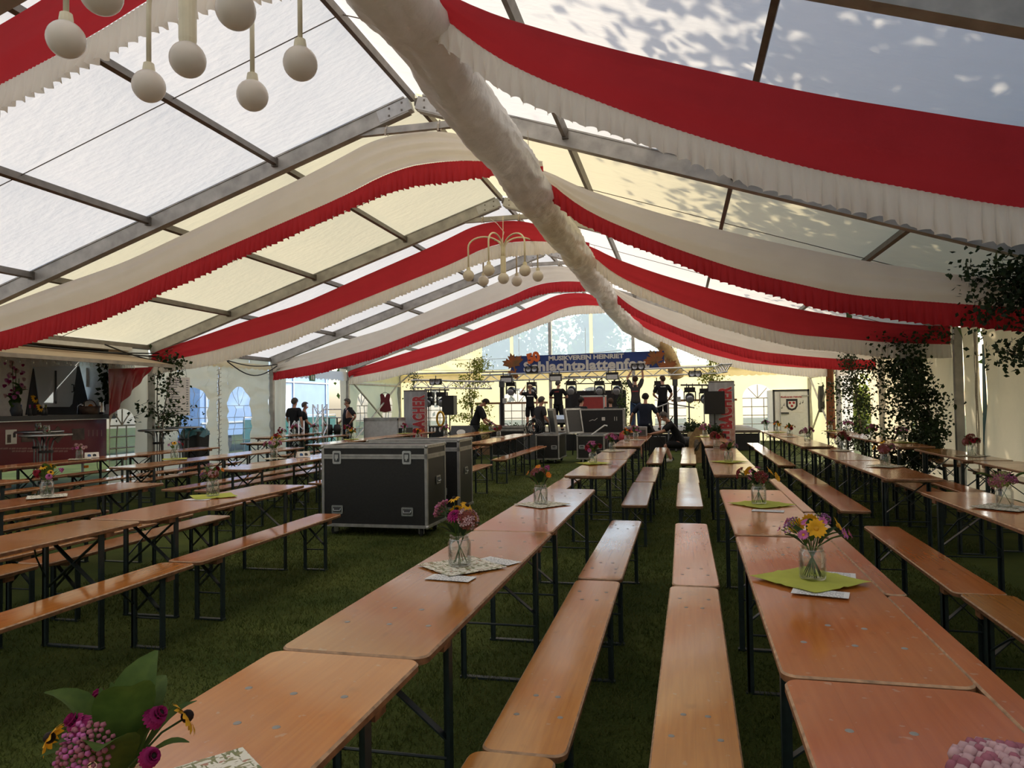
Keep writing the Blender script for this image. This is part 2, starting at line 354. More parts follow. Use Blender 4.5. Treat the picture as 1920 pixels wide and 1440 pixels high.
# ------------------------------------------------------------------ walls
WN = [0]
def wall_panel(P, s0, s1, z1, wins, disp, parent, mt, ns=None, nz=14, name='wall_panel', zb=0.0, win_label=None, mw=.035):
    ns = ns or max(6, int((s1 - s0) * 8)); ss = set(s0 + (s1 - s0) * i / ns for i in range(ns + 1))
    for c, w, z0, zs in wins:
        ss = set(x for x in ss if abs(x - c) > w / 2 + .01)
        ss |= set(c - w / 2 * math.cos(PI * i / 16) for i in range(17))
    ss = sorted(ss); m = MB()
    def arch(s, c, w, z0, zs): return zs + math.sqrt(max(0, (w / 2) ** 2 - (s - c) ** 2)) * .95
    def strip(a, b, lo, hi, n):
        for j in range(n):
            q = [(a, lo(a) + (hi(a) - lo(a)) * j / n), (b, lo(b) + (hi(b) - lo(b)) * j / n), (b, lo(b) + (hi(b) - lo(b)) * (j + 1) / n), (a, lo(a) + (hi(a) - lo(a)) * (j + 1) / n)]
            m.add([P(s, z, disp(s, z)) for s, z in q], [(0, 1, 2, 3)])
    for a, b in zip(ss[:-1], ss[1:]):
        mid = (a + b) / 2; W = [w for w in wins if abs(mid - w[0]) < w[1] / 2]
        if W:
            w = W[0]; strip(a, b, lambda s: zb, lambda s: w[2], max(5, nz // 5)); strip(a, b, lambda s: arch(s, *w), lambda s: z1, max(7, nz // 4))
        else: strip(a, b, lambda s: zb, lambda s: z1, nz)
    bm = bmesh.new(); me = m.mesh(name, mt, True); bm.from_mesh(me); bmesh.ops.remove_doubles(bm, verts=bm.verts, dist=.0005); bm.to_mesh(me); bm.free()
    ob(name, me, parent)
    for w in wins:
        c, wd, z0, zs = w; WN[0] += 1
        p = MB(); q = 12
        cols = [c - wd / 2 * math.cos(PI * i / q) for i in range(q + 1)]
        def pf(u, v):
            s = cols[int(round(u * q))]; z = z0 + (arch(s, *w) - z0) * v; return P(s, z, disp(s, z) * .9 - .004)
        p.grid(pf, q, 10)
        wo_ = p.build('window_%d' % WN[0], M_['clear'], None, smooth=True); struct(wo_, (win_label or 'arched clear foil window in the tent wall'))
        def bar(pts, wdt=mw):
            mm = MB(); mm.tube([P(s, z, disp(s, z) - .012) for s, z in pts], wdt / 2, 4); mm.build('muntin', M_['muntin'], wo_)
        top = zs + wd / 2 * .95
        for fx in (-.2, .2): bar([(c + wd * fx, z0 + (zs - z0) * i / 12) for i in range(13)])
        nb = 4
        for j in range(1, nb + 1): bar([(c - wd / 2 + wd * i / 12, z0 + (zs - z0) * j / nb) for i in range(13)])
        for an in (50, 90, 130): bar([(c + math.cos(math.radians(an)) * wd / 2 * t, zs + math.sin(math.radians(an)) * wd / 2 * .95 * t) for t in (0, .33, .66, .98)])
def crumple(a, fs, fz, seed):
    def d(s, z):
        return a * (mnoise.noise(Vector((s * fs, z * fz, seed))) + .5 * mnoise.noise(Vector((s * fs * 2.3, z * fz * 2.1, seed + 9)))) * min(1, z * 2 + .25)
    return d
wl = bpy.data.objects.new('wall_left', None); COL.objects.link(wl); struct(wl, 'cream foil side wall with arched windows')
wr = bpy.data.objects.new('wall_right', None); COL.objects.link(wr); struct(wr, 'pale foil side wall behind the birch saplings')
wb = bpy.data.objects.new('wall_back', None); COL.objects.link(wb); struct(wb, 'cream gable wall behind the stage')
PL = lambda s, z, d: (XL + d, s, z)
PR = lambda s, z, d: (XR - d, s, z)
PB = lambda s, z, d: (s, 29.3 - d, z)
ZW = 2.90
pw = M_['pvc_wall']
wall_panel(PL, -5.74, 9.2, ZW, [], crumple(.05, .8, 1.2, 1), wl, pw, ns=30)
def left_d(s, z):
    w = mnoise.noise(Vector((s * 1.1, z * 3.2, 4))) + .6 * mnoise.noise(Vector((s * 2.0, z * 6.5, 8)))
    return .06 * math.sin(s * 1.25 + .4) * (z / 2.76) + .075 * w * min(1, z + .2) + .03 * (1 - abs(mnoise.noise(Vector((s * .8 + z * .5, z * 4.5, 17)))) * 2)
wall_panel(PL, 14.3, 16.745, ZW, [(15.75, 1.05, .50, 1.56)], left_d, wl, pw, ns=40, nz=40, mw=.014)
wall_panel(PL, 16.755, 19.2, ZW, [(17.72, 1.08, .35, 1.60)], left_d, wl, pw, ns=40, nz=40, mw=.014)
m = MB(); m.tube([(XL + .05, 16.75 + .015 * math.sin(i * 1.7), .05 + 2.6 * i / 26) for i in range(27)], .012, 5); m.build('lacing', M_['alu_dark'], wl)
m = MB()
for i in range(22): z = .2 + i * .11; m.beam((XL + .06, 16.66, z), (XL + .06, 16.84, z + .05), .012, .012)
m.build('lacing', M_['rope'], wl)
fold = lambda a, f, ph: (lambda s, z: a * math.sin(s * f + ph + .6 * math.sin(z * 1.3)) * (.4 + .6 * z / 2.7))
wall_panel(PL, 19.3, 20.1, ZW, [], fold(.05, 22, 0), wl, pw, ns=40)
wall_panel(PL, 23.85, 24.2, ZW, [], fold(.06, 30, 0), wl, pw, ns=24)
wall_panel(PL, 24.3, 29.2, ZW, [(25.6, 1.0, .45, 1.55), (28.0, 1.0, .45, 1.55)], crumple(.06, 1.5, 1.0, 12), wl, M_['pvc_back'], ns=40)
wall_panel(PL, 13.05, 14.22, ZW, [(13.45, .75, .25, 1.2)], crumple(.05, 1.5, 1.0, 15), wl, pw, ns=14)
def valance(P, s0, s1, parent, mt, ztop=2.76, dz=.28, d0=.06, ph=0.0):
    def f(u, v):
        s = s0 + (s1 - s0) * u; sc = abs(math.sin(s * PI / .26 + ph)); z = ztop - dz * v - (.05 * sc if v > .9 else 0)
        return P(s, z, d0 + .02 * math.sin(s * 9 + ph) * v + .03 * v)
    b = MB(); b.grid(f, int((s1 - s0) * 24), 5); b.build('valance', mt, parent, smooth=True)
valance(PL, 19.3, 24.2, wl, M_['pvc_white']); valance(PL, 24.3, 29.2, wl, M_['pvc_back']); valance(PL, 14.3, 19.2, wl, M_['pvc_wall'], dz=.12)
# diagonal braces in the last bay of the side walls
for P, par in ((PL, wl), (PR, wr)):
    for a, b in (((24.35, .15), (29.1, 2.5)), ((24.35, 2.5), (29.1, .15))):
        m = MB(); m.tube([P(*a, .12), P(*b, .12)], .035, 8); m.build('wall_brace', M_['alu'], par)
    m = MB(); m.tube([P(24.3, 2.35, .1), P(29.2, 2.35, .1)], .04, 8); m.build('wall_rail', M_['alu'], par)
# right wall
rd = lambda a, s0: (lambda s, z: crumple(a, 1.2, .7, s0)(s, z) + .03 * math.sin(s * 6 + z))
wall_panel(PR, -5.74, 9.2, ZW, [], crumple(.05, .8, 1.2, 31), wr, pw, ns=30)
wall_panel(PR, 9.3, 13.25, ZW, [], rd(.09, 33), wr, pw, ns=40, nz=16)
wall_panel(PR, 13.45, 14.2, ZW, [], rd(.09, 35), wr, pw, ns=12, nz=16)
wall_panel(PR, 14.3, 16.9, ZW, [], rd(.07, 37), wr, pw, ns=26, nz=16)
wall_panel(PR, 17.02, 19.2, ZW, [], rd(.07, 39), wr, pw, ns=22, nz=16)
wall_panel(PR, 19.3, 20.55, ZW, [], fold(.07, 9, 0), wr, pw, ns=24)
wall_panel(PR, 22.75, 24.2, ZW, [], fold(.07, 9, 1), wr, M_['pvc_white'], ns=24)
wall_panel(PR, 24.3, 29.2, ZW, [], crumple(.05, 1, 1, 41), wr, M_['pvc_back'], ns=30)
valance(PR, 19.3, 24.2, wr, M_['pvc_white'], dz=.5)
m = MB(); m.tube([(XR - .10, 13.3 + .02 * math.sin(i), .3 + 2.3 * i / 14) for i in range(15)], .012, 5); m.tube([(XR - .11, 13.34 + .012 * math.sin(i * 1.9), .5 + 2.1 * i / 14) for i in range(15)], .008, 5); m.build('lacing', M_['rope'], wr)
m = MB(); m.add([(XR + .03, 13.22, .25), (XR + .03, 13.52, .25), (XR + .03, 13.42, 2.4), (XR + .03, 13.33, 2.4)], [(0, 1, 2, 3)])
M_['teal'] = mat('teal_foil', (.03, .13, .16), rough=.35, var=.3, vs=4); m.build('teal_strip', M_['teal'], wr)
# back wall
pb = M_['pvc_back']
wall_panel(PB, XL, -8.0, ZW, [(-10.0, 1.05, .35, 1.65)], crumple(.05, 1, 1, 51), wb, pb)
wall_panel(PB, -8.0, -4.6, ZW, [(-6.45, 1.3, .35, 1.55)], crumple(.04, 1, 1, 52), wb, pb)
wall_panel(PB, -4.6, 1.2, ZW, [(-3.4, 1.2, .35, 1.6), (-.35, 1.2, .35, 1.6)], crumple(.04, 1, 1, 53), wb, pb)
wall_panel(PB, 1.2, XR, ZW, [(2.9, 1.1, .32, 1.62)], crumple(.04, 1, 1, 54), wb, pb)
valance(PB, XL, XR, wb, M_['pvc_yellow'], ztop=2.78, dz=.26)
m = MB(); m.box((RX, 29.2, 2.86), (2 * EAVE, .07, .07)); m.build('wall_rail', M_['alu'], wb)
def roofe(x): return roofz(x - RX) - .02
for xs in ((XL, -8.0), (1.2, XR)):
    b = MB(); b.grid(lambda u, v: (xs[0] + (xs[1] - xs[0]) * u, 29.32 + .03 * math.sin((u * 3 + v) * 9), 2.76 + (roofe(xs[0] + (xs[1] - xs[0]) * u) + .1 - 2.76) * v), 24, 8); b.build('gable_panel', M_['pvc_back'], wb, smooth=True)
brk = [-8.0, -6.67, -5.06, -3.4, -1.74, -.13, 1.2]
def gpane(a, b_, i):
    z0 = 2.95; p = MB(); p.add([(a + .07, 29.31, z0), (b_ - .07, 29.31, z0), (b_ - .07, 29.31, roofe(b_ - .07) - .16), (a + .07, 29.31, roofe(a + .07) - .16)], [(0, 1, 2, 3)])
    if a < RX < b_: p = MB(); p.add([(a + .07, 29.31, z0), (b_ - .07, 29.31, z0), (b_ - .07, 29.31, roofe(b_ - .07) - .16), (a + .07, 29.31, roofe(a + .07) - .16)], [(0, 1, 2, 3)])
    WN[0] += 1; o = p.build('window_%d' % WN[0], M_['clear_gable']); struct(o, 'clear foil gable pane above the stage')
    f = MB()
    for q, sg in ((a, 1), (b_, -1)): f.add([(q, 29.3, z0 - .13), (q + sg * .07, 29.3, z0 - .13), (q + sg * .07, 29.3, roofe(q + sg * .07)), (q, 29.3, roofe(q))], [(0, 1, 2, 3)])
    f.add([(a, 29.3, z0 - .13), (b_, 29.3, z0 - .13), (b_, 29.3, z0), (a, 29.3, z0)], [(0, 1, 2, 3)]); f.add([(a, 29.3, roofe(a) - .17), (b_, 29.3, roofe(b_) - .17), (b_, 29.3, roofe(b_) + .1), (a, 29.3, roofe(a) + .1)], [(0, 1, 2, 3)])
    f.build('pane_border', M_['pvc_back'], o)
for i in range(6): gpane(brk[i], brk[i + 1], i)
for x in (-5.06, -1.74):
    m = MB(); m.box((x, 29.2, roofe(x) / 2), (.12, .09, roofe(x))); m.build('gable_post', M_['alu'], wb)

# ------------------------------------------------------------------ swags
LT = [(-8.1, 2.80), (-5.8, 3.42), (-4.45, 3.74), (-3.0, 4.26), (-1.4, 4.82), (-.45, 5.21), (0, 5.20), (.4, 5.21), (.9, 5.02), (1.35, 4.80), (1.75, 4.62)]
LR = [(-8.1, 2.55), (-6.7, 2.77), (-4.8, 3.20), (-3.0, 3.78), (-1.05, 4.41), (-.3, 4.72), (.3, 4.78), (.95, 4.74), (1.35, 4.66), (1.75, 4.57)]
LB = [(-8.1, 2.32), (-6.7, 2.46), (-4.8, 2.88), (-3.2, 3.45), (-1.05, 4.17), (-.3, 4.43), (.3, 4.48), (.95, 4.47), (1.35, 4.52), (1.75, 4.50)]
RT = [(1.62, 4.66), (2.04, 4.36), (2.97, 3.96), (4.23, 3.52), (5.4, 3.18), (6.5, 2.93), (7.3, 2.80), (8.05, 2.74)]
RR = [(1.62, 4.60), (1.97, 4.22), (2.3, 3.96), (3.3, 3.46), (4.2, 3.09), (5.4, 2.74), (7.05, 2.53), (8.05, 2.46)]
RB = [(1.62, 4.45), (1.9, 4.02), (2.3, 3.74), (3.3, 3.27), (4.2, 2.86), (5.4, 2.50), (7.05, 2.25), (8.05, 2.22)]
def interp(pts, x):
    xs = [p[0] for p in pts]; zs = [p[1] for p in pts]
    return sum(float(np.interp(x + d, xs, zs)) for d in (-.3, -.15, 0, .15, .3)) / 5
def swag(k, y, fab, ruf, label):
    t = thing('swag', label, 'swag', (RX, y, 0), 0, 'fabric swags under the tent frames'); rs = random.Random(k)
    for side, T_, R_, B_ in (('l', LT, LR, LB), ('r', RT, RR, RB)):
        a, b_ = T_[0][0], T_[-1][0]; n = int((b_ - a) * 14)
        dk = (-.12 if side == 'r' else .06) if k == 2 else 0
        lift = .05 if (fab == 'red_cloth' and side == 'r') else 0
        def ff(u, v):
            x = a + (b_ - a) * u; zt = interp(T_, x) + lift + dk; zr = interp(R_, x) + dk
            e = (1 - u) if side == 'r' else u
            d = .05 * math.sin(PI * v) + .035 * mnoise.noise(Vector((x * .5, v * 5 + (x * .35), k * 3.1))) + .028 * math.sin(v * 20 + 3 * mnoise.noise(Vector((x * .3, 0, k)))) * (max(0, 1 - abs(x) / 1.6) + max(0, (abs(x) - 6.3) / 1.8))
            return (x, -.02 - d, zt + (zr - zt) * v)
        m = MB(); m.grid(ff, n, 12); m.build('fabric', M_[fab], t, smooth=True)
        nr = int((b_ - a) * 90); ph = []; acc = 0
        for i in range(nr + 1): acc += (b_ - a) / nr * 2 * PI / (.085 + .030 * mnoise.noise(Vector((i * .013, k, 1)))); ph.append(acc)
        def fr(u, v):
            i = int(round(u * nr)); x = a + (b_ - a) * u; zr = interp(R_, x) + dk; zb = interp(B_, x) + dk; p = ph[i]
            am = 1 + .7 * mnoise.noise(Vector((x * 2.3, 5, k)))
            w = math.sin(p + .6 * math.sin(p * .31)) * .034 * v * am + math.sin(p * 2.3 + 1) * .007 * (1 - v) + .03 * mnoise.noise(Vector((x * 3.1, v, k + 7))) * v
            saw = (p / (2 * PI) + .25 * math.sin(p * .17)) % 1.0
            zz = zr + (zb - zr) * v + ((saw - .5) * .016 * am + .022 * mnoise.noise(Vector((x * 1.7, 3, k)))) * v ** 3
            return (x + .016 * math.sin(p + 1.2) * v, -.03 + w - .02 * v, zz)
        m = MB(); m.grid(fr, nr, 6); m.build('ruffle', M_[ruf], t, smooth=True)
    for q in (-.4, .35):
        m = MB(); m.tube([(q - .02, -.02, 5.20), (q, -.06, 5.27), (q, 0, 5.34), (q + .01, .06, 5.28), (q + .02, -.02, 5.20)], .012, 6); m.build('tie', M_['white_cloth'], t)
SW = [(2, 'red_cloth', 'white_cloth', 'red fabric swag with white ruffle on the frame of the large white globe chandelier'),
      (3, 'white_cloth', 'red_cloth', 'white fabric swag with red ruffle below the cream roof bay, away from the stage'),
      (4, 'red_cloth', 'white_cloth', 'red fabric swag with white ruffle, hung behind the small distant globe chandelier'),
      (5, 'white_cloth', 'red_cloth', 'white fabric swag with red ruffle, next but one to the stage gable'),
      (6, 'red_cloth', 'white_cloth', 'red fabric swag with white ruffle framing the clear gable windows')]
for k, fa, ru, lb in SW: swag(k, FRY[k], fa, ru, lb)

# ------------------------------------------------------------------ air duct
t = thing('air_duct', 'long crumpled white foil air duct hanging below the ridge', 'air duct', (RX, 0, 0))
dp = [(1.62, -4, 4.26), (1.62, 20, 4.26), (1.66, 22, 4.2), (1.85, 23.6, 4.03), (2.25, 24.8, 3.82), (2.75, 25.6, 3.62)]
def duct_c(u):
    L = u * (len(dp) - 1); 
    y = -4 + 29.6 * u; ys = [p[1] for p in dp]
    return Vector((float(np.interp(y, ys, [p[0] for p in dp])), y, float(np.interp(y, ys, [p[2] for p in dp]))))
def fd(u, v):
    c = duct_c(u); an = 2 * PI * v; ca, sa = math.cos(an), math.sin(an)
    r = .225 + .05 * mnoise.noise(Vector((ca * 1.1, sa * 1.1, c.y * .9))) + .045 * (.5 - abs(mnoise.noise(Vector((ca * 2.2 + c.y * .6, sa * 2.2, c.y * 2.2))))) + .022 * (.5 - abs(mnoise.noise(Vector((ca * 5, sa * 5, c.y * 5)))))
    sag = .03 * abs(math.sin(c.y * PI / 2.5))
    return (c.x + r * 1.03 * ca, c.y, c.z + r * 1.0 * sa - sag * (1 - sa) / 2)
m = MB(); m.grid(fd, 520, 44); m.build('duct_skin', M_['duct'], t, smooth=True)
for i in range(11):
    y = -1 + i * 2.5; m = MB(); m.tube([(1.62, y, 4.44), (1.60, y, roofz(1.6) - .1 if i % 2 == 0 else roofz(1.6))], .004, 5); m.build('hanging_cord', M_['rope'], t)
t = thing('spiral_hose', 'yellow spiral hose at the end of the air duct beside the banner', 'hose', (RX, 0, 0))
hp = [Vector(p) for p in ((2.72, 25.5, 3.66), (2.95, 25.75, 3.40), (3.15, 26.0, 3.02), (3.28, 26.2, 2.62), (3.34, 26.3, 2.35))]
dense = []
for i in range(len(hp) - 1):
    for j in range(10): dense.append(hp[i].lerp(hp[i + 1], j / 10))
m = MB(); m.tube(dense, [.225 + .006 * math.sin(i * 1.7) for i in range(len(dense))], 20); m.build('hose_skin', M_['hose'], t, smooth=True)
m = MB(); hel = []
for i in range(260):
    f = i / 259 * (len(dense) - 1.01); p = dense[int(f)].lerp(dense[min(int(f) + 1, len(dense) - 1)], f % 1); an = i / 259 * 2 * PI * 9
    hel.append(p + Vector((.25 * math.cos(an), .20 * math.sin(an), .12 * math.cos(an))))
m.tube(hel, .009, 5); m.build('spiral_wire', M_['alu_dark'], t)

# ------------------------------------------------------------------ chandeliers
def chandelier(cpos, topz, label, th=20):
    t = thing('globe_chandelier', label, 'chandelier', cpos, 0, 'globe chandeliers')
    gm_ = MB().ball((0, 0, 0), .112, 24, 16).mesh('globe', M_['globe'], True)
    m = MB(); m.lathe([(0, .44), (.055, .44), (.055, .13), (.05, .10), (.0, .10)], 16); st = m.build('stem', M_['cream'], t, smooth=False)
    m = MB(); m.lathe([(.0, .125), (.05, .125), (.05, .095), (0, .095)], 16); m.build('socket_ring', M_['dark_grey'], st)
    ob('globe', gm_, t, (0, 0, 0))
    for k in range(6):
        an = math.radians(th + 60 * k); ca, sa = math.cos(an), math.sin(an); pts = [(.03 * ca, .03 * sa, .42)]
        for i in range(0, 15):
            q = math.radians(180 - 180 * i / 14); r = .36 + .33 * math.cos(q); z = .60 + .22 * math.sin(q)
            if i == 0: pts.append((.03 * ca, .03 * sa, .52))
            pts.append((r * ca, r * sa, z))
        pts.append((.69 * ca, .69 * sa, .21)); m = MB(); m.tube(pts, .017, 8); am = m.build('arm', M_['cream'], t, smooth=True)
        m = MB(); m.lathe([(0, .16), (.036, .16), (.042, .12), (.042, .09), (0, .09)], 12, (.69 * ca, .69 * sa, .05)); m.build('socket', M_['cream'], am)
        ob('globe', gm_, t, (.69 * ca, .69 * sa, .05))
    dz = topz - cpos[2]
    m = MB(); m.tube([(.0, 0, .44), (0, 0, dz * .6), (.01, 0, dz)], .008, 6); m.build('suspension_chain', M_['cream'], t)
    m = MB(); m.tube([(.0, .01, .5), (.03, .02, dz * .5), (-.02, 0, dz * .62), (.02, .02, dz * .75), (-.12, .0, dz * .9), (-.25, 0, dz * .98)], .006, 6); m.build('power_cable', M_['white'], t)
c1 = aty(352, 112, 4.05); chandelier(c1, 5.25, 'large white globe chandelier with curved arms in front of the stained roof bay', 28)
c2 = aty(944, 495 + 27, 14.05); chandelier(c2, 5.25, 'smaller looking globe chandelier hanging in front of a red swag')
# ------------------------------------------------------------------ people
Mt('skin', (.48, .25, .17), rough=.55, var=.08, vs=12); Mt('skin_tan', (.40, .19, .12), rough=.55, var=.08, vs=12)
for n_, c_ in (('tee_black', (.012, .012, .014)), ('tee_navy', (.016, .020, .036)), ('tee_grey', (.05, .048, .05)), ('tee_charcoal', (.035, .033, .034)), ('shorts_black', (.010, .010, .012)), ('jeans', (.04, .07, .14)), ('pants_dark', (.016, .017, .02)), ('shoe_white', (.5, .48, .45)), ('shoe_dark', (.03, .028, .028)), ('hair_grey', (.085, .075, .066)), ('hair_brown', (.055, .032, .02)), ('hair_dark', (.02, .015, .012)), ('hair_blond', (.42, .33, .22))): Mt(n_, c_, rough=.8, var=.2, vs=25, spec=.2)
def skin_mesh(verts, edges, radii, root, mt, name, sub=2):
    me = bpy.data.meshes.new('sk'); me.from_pydata(verts, edges, []); o = bpy.data.objects.new('sk', me); COL.objects.link(o)
    md = o.modifiers.new('Skin', 'SKIN'); md.use_smooth_shade = True; md.branch_smoothing = .6
    lay = me.skin_vertices[0].data if me.skin_vertices else None
    if lay is None:
        bpy.context.view_layer.objects.active = o; bpy.ops.object.modifier_remove(modifier='Skin'); bpy.ops.object.modifier_add(type='SKIN'); lay = me.skin_vertices[0].data
    for i, r in enumerate(radii): lay[i].radius = r if hasattr(r, '__len__') else (r, r); lay[i].use_root = (i == root)
    s = o.modifiers.new('Sub', 'SUBSURF'); s.levels = sub; s.render_levels = sub
    dg = bpy.context.evaluated_depsgraph_get(); m2 = bpy.data.meshes.new_from_object(o.evaluated_get(dg)); bpy.data.objects.remove(o); bpy.data.meshes.remove(me)
    m2.name = name; m2.materials.clear(); m2.materials.append(M_[mt]); m2.polygons.foreach_set('use_smooth', [True] * len(m2.polygons)); return m2
class Sk:
    def __init__(s): s.v = []; s.e = []; s.r = []
    def add(s, p, r, parent=None):
        s.v.append(tuple(p)); s.r.append(r); i = len(s.v) - 1
        if parent is not None: s.e.append((parent, i))
        return i
def person(loc, rz, H, label, tee, legs, pose=None, lean=0., hair='hair_grey', long_pants=False, shoes='shoe_dark', headturn=0., nod=0., skin='skin', print_=None, belly=0., slim=1.):
    J = {'pel': (0, 0, .95), 'spi': (0, 0, 1.10), 'che': (0, .01, 1.30), 'nkb': (0, .02, 1.47), 'nk': (0, .01, 1.53), 'hd': (0, -.015, 1.645)}
    for s, k in ((1, 'L'), (-1, 'R')):
        J.update({'hip' + k: (s * .09, 0, .91), 'kne' + k: (s * .105, -.03, .50), 'ank' + k: (s * .11, .01, .085), 'toe' + k: (s * .13, -.15, .03),
                  'sho' + k: (s * .175, .015, 1.43), 'elb' + k: (s * .235, .03, 1.15), 'wri' + k: (s * .245, -.05, .91)})
    J = {k: Vector(v) for k, v in J.items()}
    up = [k for k in J if k[:3] in ('spi', 'che', 'nkb', 'nk', 'hd', 'sho', 'elb', 'wri')]
    if lean:
        R = Matrix.Rotation(lean, 3, 'X')
        for k in up: J[k] = J['pel'] + R @ (J[k] - J['pel'])
    if nod:
        R = Matrix.Rotation(nod, 3, 'X'); J['hd'] = J['nk'] + R @ (J['hd'] - J['nk'])
    for k, v in (pose or {}).items(): J[k] = Vector(v)
    sc = H / 1.76; t = thing('person', label, 'person', loc, rz); t.scale = (sc, sc, sc)
    b = Sk(); P = b.add(J['pel'], (.14 * slim, .105 * slim)); S = b.add(J['spi'], (.13 * slim, .095 * slim + belly), P); C = b.add(J['che'], (.15 * slim, .105 * slim), S); N = b.add(J['nkb'], (.07, .06), C); K = b.add(J['nk'], (.052, .052), N)
    hd = J['hd']; hu = (hd - J['nk']).normalized(); fw = Vector((math.sin(headturn), -math.cos(headturn), 0)); fw = (fw - hu * fw.dot(hu)).normalized(); sd = hu.cross(fw)
    h1 = b.add(hd - hu * .045 + fw * .015, (.062, .075), K); h2 = b.add(hd + hu * .02, (.076, .092), h1); b.add(hd + hu * .085, (.050, .060), h2)
    b.add(hd - hu * .02 + fw * .118, .012, h1); b.add(hd - hu * .075 + fw * .082, .022, h1)
    for s in (-1, 1): b.add(hd + sd * s * .088 - hu * .01, (.010, .018), h2)
    for k in 'LR':
        s = 1 if k == 'L' else -1
        h = b.add(J['hip' + k], .082 * slim, P); kn = b.add(J['kne' + k], .055, h); cf = b.add(J['kne' + k].lerp(J['ank' + k], .3), .056, kn); an = b.add(J['ank' + k], .036, cf); b.add(J['toe' + k], .032, an)
        sh = b.add(J['sho' + k], .060, C); ua = b.add(J['sho' + k].lerp(J['elb' + k], .45), .050, sh); el = b.add(J['elb' + k], .038, ua); fa = b.add(J['elb' + k].lerp(J['wri' + k], .3), .041, el); wr = b.add(J['wri' + k], .026, fa)
        d = (J['wri' + k] - J['elb' + k]).normalized(); q = d.cross(Vector((0, 1, 0))); q = q.normalized() if q.length > .2 else d.cross(Vector((1, 0, 0))).normalized(); nn = d.cross(q)
        pl = b.add(J['wri' + k] + d * .055, (.036, .018), wr)
        for f_, (o_, L_) in enumerate(((-.028, .068), (-.009, .082), (.010, .077), (.028, .060))):
            a1 = b.add(J['wri' + k] + d * .095 + nn * o_, .0095, pl); a2 = b.add(J['wri' + k] + d * (.095 + L_ * .55) + nn * o_ * 1.1 - q * .010 * s, .0085, a1); b.add(J['wri' + k] + d * (.088 + L_) + nn * o_ * 1.1 - q * .028 * s, .0075, a2)
        th = b.add(J['wri' + k] + d * .045 - nn * .045, .011, pl); b.add(J['wri' + k] + d * .085 - nn * .060 - q * .01 * s, .009, th)
    ob('body', skin_mesh(b.v, b.e, b.r, 0, skin, 'body'), t)
    ax = (J['spi'] - J['pel']).normalized(); c = Sk(); P = c.add(J['pel'] - ax * .10, (.185 * slim, .150 * slim)); P2 = c.add(J['pel'] + ax * .03, (.178 * slim, .145 * slim), P); S = c.add(J['spi'], (.168 * slim, .135 * slim + belly), P2); C = c.add(J['che'], (.188 * slim, .145 * slim), S); c.add(J['nkb'] + (J['nkb'] - J['che']) * .05, (.105, .095), C)
    for k in 'LR': sh = c.add(J['sho' + k] + Vector((0, 0, .012)), .086, C); c.add(J['sho' + k].lerp(J['elb' + k], .40), .076, sh); c.add(J['sho' + k].lerp(J['elb' + k], .85), .070, len(c.v) - 1)
    shirt = ob('shirt', skin_mesh(c.v, c.e, c.r, 0, tee, 'shirt'), t)
    c = Sk(); P = c.add(J['pel'] + ax * .02, (.140 * slim, .118 * slim))
    for k in 'LR':
        h = c.add(J['hip' + k] + Vector((0, 0, -.05)) * 1.0, .104 * slim, P); m_ = c.add(J['hip' + k].lerp(J['kne' + k], .55), .102 * slim, h)
        if long_pants: kn = c.add(J['kne' + k], .085, m_); c.add(J['ank' + k] + Vector((0, 0, .02)), .070, kn)
        else: c.add(J['hip' + k].lerp(J['kne' + k], 1.0), .098 * slim, m_)
    ob('trousers' if long_pants else 'shorts', skin_mesh(c.v, c.e, c.r, 0, legs, 'trousers'), t)
    for k in 'LR':
        c = Sk(); hl = c.add(J['ank' + k] + (J['ank' + k] - J['toe' + k]) * .18 * Vector((1, 1, 0)) + Vector((0, 0, -.03)), .044); md_ = c.add(J['ank' + k].lerp(J['toe' + k], .5) + Vector((0, 0, -.005)), .048, hl); c.add(J['toe' + k] + Vector((0, 0, .012)), .042, md_)
        ob('shoe', skin_mesh(c.v, c.e, c.r, 0, shoes, 'shoe', 1), t)
    if hair:
        R = Matrix((sd, fw, hu)).transposed(); m = MB(); n, mm = 18, 12
        for i in range(mm):
            for j in range(n):
                qd = []
                for di, dj in ((0, 0), (0, 1), (1, 1), (1, 0)):
                    th = PI * .80 * (i + di) / mm; ph = 2 * PI * (j + dj) / n; qd.append(Vector((math.sin(th) * math.cos(ph), math.sin(th) * math.sin(ph), math.cos(th))))
                cc = sum(qd, Vector()) / 4
                if cc.y > .30 and cc.z < .52 or (cc.y > -.35 and cc.z < -.18): continue
                m.add([hd + R @ Vector((v.x * .099, v.y * .112 - .004, v.z * .112 + .022)) * (1 + .03 * mnoise.noise(v * 6)) for v in qd], [(0, 1, 2, 3)])
        m.build('hair', M_[hair], t, True)
    for s in (-1, 1): MB().ball(hd + sd * s * .033 + fw * .090 + hu * .012, .009, 6, 5).build('eye', M_['ink'], t, True)
    if print_:
        ybk, mt_, zz, w_ = print_; qz = random.Random(5)
        m = MB(); x = -w_ / 2
        ch = J['che']; axis_up = (J['nkb'] - J['spi']).normalized(); back = Vector((0, 1, 0)) if ybk > 0 else Vector((0, -1, 0)); back = (back - axis_up * back.dot(axis_up)).normalized()
        while x < w_ / 2:
            dx = qz.uniform(.012, .024); hh = qz.uniform(.022, .038); base = ch + axis_up * zz + back * (.150 + abs(x) * -.18); m.add([base + Vector((x, 0, 0)), base + Vector((x + dx * .8, 0, 0)), base + Vector((x + dx * .8, 0, 0)) + axis_up * hh, base + Vector((x, 0, 0)) + axis_up * hh], [(0, 1, 2, 3)]); x += dx
        m.build('shirt_print', M_[mt_], t)
    return t
ZS = .62
def at_px(u, v, y, z=0.0): p = aty(u, v, y); return (p.x, y, z)
HANG = {}
